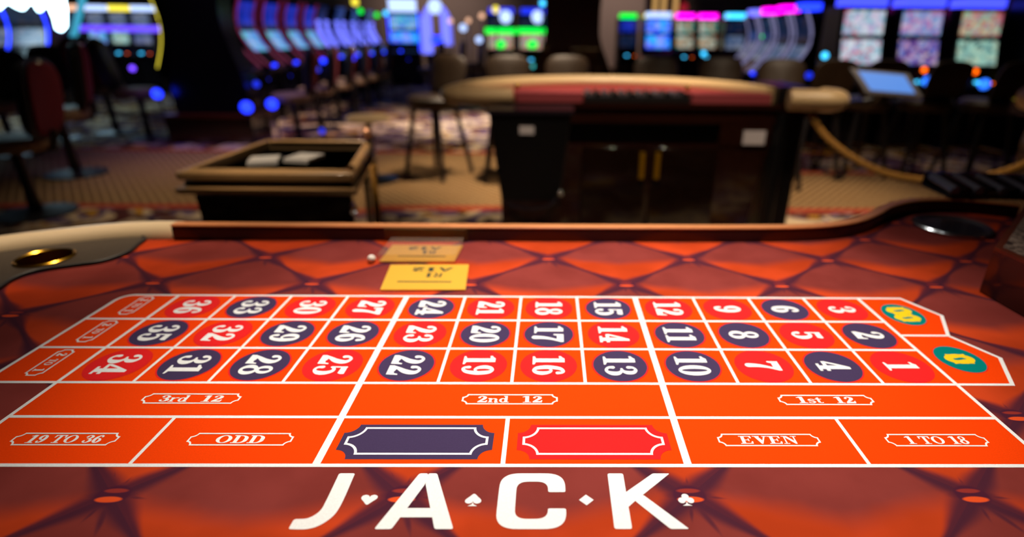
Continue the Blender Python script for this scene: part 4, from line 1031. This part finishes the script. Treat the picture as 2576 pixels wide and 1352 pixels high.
# far left bank below a purple bar
yp = 12.0
bar = thing('light_bar', 'long horizontal purple light bar across the far left machines', 'light bar', (gx(298, yp-.66, 72), yp-.66, 0))
x0 = gx(192, yp-.66, 72)-bar.location.x; x1 = gx(412, yp-.66, 72)-bar.location.x; zb = py(298, 72, yp-.66).z
MB().box(x0, x1, 0, .08, zb-.055, zb+.055, c=.02).build('tube', emit('purple_tube', (.14, .06, 1, 1), 1.5), bar)
for s_ in (x0+.05, x1-.05): MB().box(s_-.03, s_+.03, .02, .06, 0, zb-.07).build('support', M['slot'], bar)
for k, (u, lo, lab) in enumerate(((215, 'dim', 'unlit'), (270, 'cyan', 'blue screened'), (325, 'green', 'green screened'), (380, 'white', 'grey screened'))):
    o = put(slot_flat(0, SC[lo], SC['dim' if k == 0 else 'white'], LED[('peach', 'paleblue', 'yellow', 'paleblue')[k]], .40), gx(u, yp), yp, .1, '%s slot machine under the long purple light bar' % lab, 'machines under the purple bar')
# tall cyan machine and its neighbours in the far middle
ym = 14.5
tall = slot_curved(LED['blue'], SC['electric'], SC['cyan'], LED['paleblue'], .75, 1.95); put(tall, gx(1022, ym), ym, .15, 'tall wide machine glowing cyan and violet left of the arch sign')
def arch_sign():
    t = thing('arch_sign', 'blue glowing arch-shaped sign with a dark doorway in the far middle', 'sign', (gx(1100, 14.5), 14.5, 0))
    z0 = py(1100, 130, 14.5).z; s = .0
    MB().box(-.38, -.12, 0, .15, z0-.05, z0+.78, c=.04).build('left_pillar', LED['lav'], t)
    MB().box(.12, .38, 0, .15, z0+.15, z0+.78, c=.04).build('right_pillar', LED['lav'], t)
    MB().box(-.2, .2, .02, .13, z0+.18, z0+.36).build('lintel', LED['blue'], t)
    MB().ball((0, .05, z0+1.02), .17).build('dome', LED['paleblue'], t)
    MB().tube([(-.25, .08, z0+.78), (-.15, .08, z0+.95), (0, .08, z0+1.0), (.15, .08, z0+.95), (.25, .08, z0+.78)], .1, 8).build('arch', LED['lav'], t)
    MB().box(-.3, .3, .05, .4, 0, z0-.0).build('base_cabinet', M['slot'], t)
arch_sign()
def green_bank():
    y = 11.0
    for k, (u, lab) in enumerate(((1262, 'machine with pink and white lamps above the green light bars, left of the flared column'), (1340, 'machine with a round white lamp above the green light bars, beside the flared column'))):
        o = put(slot_flat(0, SC['warm'], SC['dim'], LED['dimblue'], .54), gx(u, y), y, 0, lab, 'machines behind the green light bars')
        z = py(u, 42, y-.3).z
        MB().ball((.10, -.16, z), .11).build('round_lamp', LED['paleblue'], o)
        z2 = py(u, 78, y-.3).z
        MB().box(-.28, .28, -.22, -.17, z2-.05, z2+.05, c=.01).build('green_bar', LED['green'], o)
        z3 = py(u, 112, y-.3).z
        MB().ball((.0, -.26, z3), .10, sz=.7).build('green_lamp', LED['green'], o)
green_bank()
# far right middle machines with pink toppers
for k, (u, lo, up, top, y, lab) in enumerate((
    (1575, 'dim', 'blue', 'green', 13.5, 'small far machine with a green lamp, just right of the flared column'),
    (1650, 'electric', 'electric', 'paleblue', 12.5, 'far machine glowing electric blue under tall gold pillars'),
    (1716, 'teal', 'teal', 'magenta', 13.0, 'far machine with a magenta topper, left of a pair'),
    (1772, 'teal', 'teal', 'magenta', 13.0, 'far machine with a magenta topper, right of a pair'),
    (1840, 'white', 'dim', 'cyan', 12.5, 'far machine with a cyan and blue topper'),
    (1905, 'dim', 'dim', 'purple', 12.5, 'dark far machine with a small purple topper'))):
    put(slot_flat(0, SC[lo], SC[up], LED[top], .60 if k == 1 else .46), gx(u, y), y, 0, lab)
gp = thing('gold_sign', 'tall gold and red lit pillars high above the electric blue machine', 'sign', (gx(1668, 13.6), 13.6, 0))
zg = py(1668, 60, 13.6).z
for dx, c_ in ((-.25, 'amber'), (-.05, 'yellow'), (.22, 'amber')):
    MB().box(dx-.05, dx+.05, 0, .1, zg-.1, zg+1.2, c=.02).build('lit_pillar', emit('gold_'+c_, (.9, .5, .15, 1), .6), gp)
MB().box(-.45, .45, .1, .3, 0, zg+1.2).build('backing', M['wood_dark'], gp)
MB().ball((.45, 0, zg+.1), .08).build('round_lamp', LED['yellow'], gp); MB().ball((.40, 0, zg+.35), .10).build('red_lamp', LED['darkred'], gp); MB().ball((-.42, 0, zg+.15), .08).build('round_lamp', LED['yellow'], gp)
# small lamps seen as soft discs
def bulb(u, v, y, r, c, lab, grp=None):
    r *= .6
    p = py(u, v, y); t = thing('signal_lamp', lab, 'lamp', (p.x, p.y, 0), 0, grp)
    MB().ball((0, 0, p.z), r, 14).build('globe', LED[c], t)
    MB().tube([(0, .03, 0), (0, .03, p.z)], .012, 6).build('stem', M['slot'], t)
for a in ((893, 5, 10.15, .10, 'yellow', 'yellow round lamp above the gap between the red-edged row and the blue arcs'), (907, 28, 10.15, .07, 'green', 'green lamp just below the yellow round lamp'), (948, 38, 11.0, .07, 'green', 'green lamp left of the tall cyan machine'), (970, 33, 11.0, .07, 'cyan', 'blue lamp touching the tall cyan machine'),
          (1247, 24, 10.4, .10, 'yellow', 'yellow round lamp above the green light bars'), (1365, 8, 10.0, .08, 'cyan', 'light blue lamp beside the top of the flared column'),
          (1133, 53, 13.5, .09, 'peach', 'left of the peach lamps right of the arch sign'), (1178, 52, 13.5, .09, 'peach', 'middle of the peach lamps right of the arch sign'), (1212, 40, 13.5, .10, 'peach', 'right of the peach lamps right of the arch sign'),
          (1165, 70, 13.0, .13, 'paleblue', 'pale cyan lamp under the peach lamps'), (1205, 100, 13.0, .12, 'paleblue', 'pale lilac lamp left of the green bars'),
          (1341, 167, 8.6, .05, 'teal', 'teal lamp low beside the flared column'), (2075, 140, 6.2, .06, 'cyan', 'cyan button lamp left of the two-screen machines'),
          (2030, 105, 8.0, .06, 'yellow', 'yellow lamp on the receding silver-edged row'), (1920, 92, 9.0, .05, 'green', 'green lamp left of the silver-edged row'), (1770, 135, 10.5, .07, 'cyan', 'blue lamp below the magenta topped pair'),
          (421, 32, 7.6, .07, 'yellow', 'yellow lamp on top of the bank behind the black panel'), (552, 15, 6.8, .08, 'paleblue', 'pale blue lamp at the top of the black bank end')):
    bulb(*a)
for a in ((223, 128, 8.6, .05, 'purple', 'purple lamp low between the blue-arced machines and the purple light bar'), (333, 172, 7.8, .06, 'purple', 'purple lamp below the middle of the purple light bar'), (62, 160, 6.9, .06, 'blue', 'blue button lamp just left of the nearest burgundy chair top'),
          (154, 135, 7.8, .045, 'dimblue', 'dim blue lamp under the second blue arc'), (30, 248, 5.9, .06, 'blue', 'blue lamp low at the left edge beside the nearest chair'), (395, 236, 6.3, .09, 'blue', 'wide blue lamp low beside the black bank end, left side'),
          (620, 270, 6.2, .11, 'blue', 'large low blue lamp beside the black bank end, right side'), (684, 262, 6.3, .10, 'blue', 'large low blue lamp, second right of the black bank end'), (645, 212, 6.6, .06, 'dimblue', 'dim blue lamp above the two large low blue lamps'),
          (800, 175, 7.6, .05, 'dimblue', 'dim blue lamp between the burgundy chairs of the curved row'), (810, 330, 5.4, .045, 'dimblue', 'blue lamp low on the floor behind the podium'), (886, 145, 8.2, .07, 'blue', 'blue lamp under the wide blue arcs'),
          (813, 153, 7.4, .06, 'blue', 'blue lamp under the last red-edged machine'), (2335, 204, 5.9, .09, 'deepblue', 'round blue lamp right of the touch monitor'), (2476, 212, 5.9, .09, 'deepblue', 'round blue lamp second right of the touch monitor'),
          (2325, 176, 5.9, .045, 'orange', 'small red lamp above the round blue lamp nearest the monitor'), (2453, 180, 5.9, .05, 'orange', 'orange lamp above the second round blue lamp'), (2035, 190, 6.2, .06, 'dimblue', 'dim blue lamp left of the touch monitor')):
    bulb(*a)
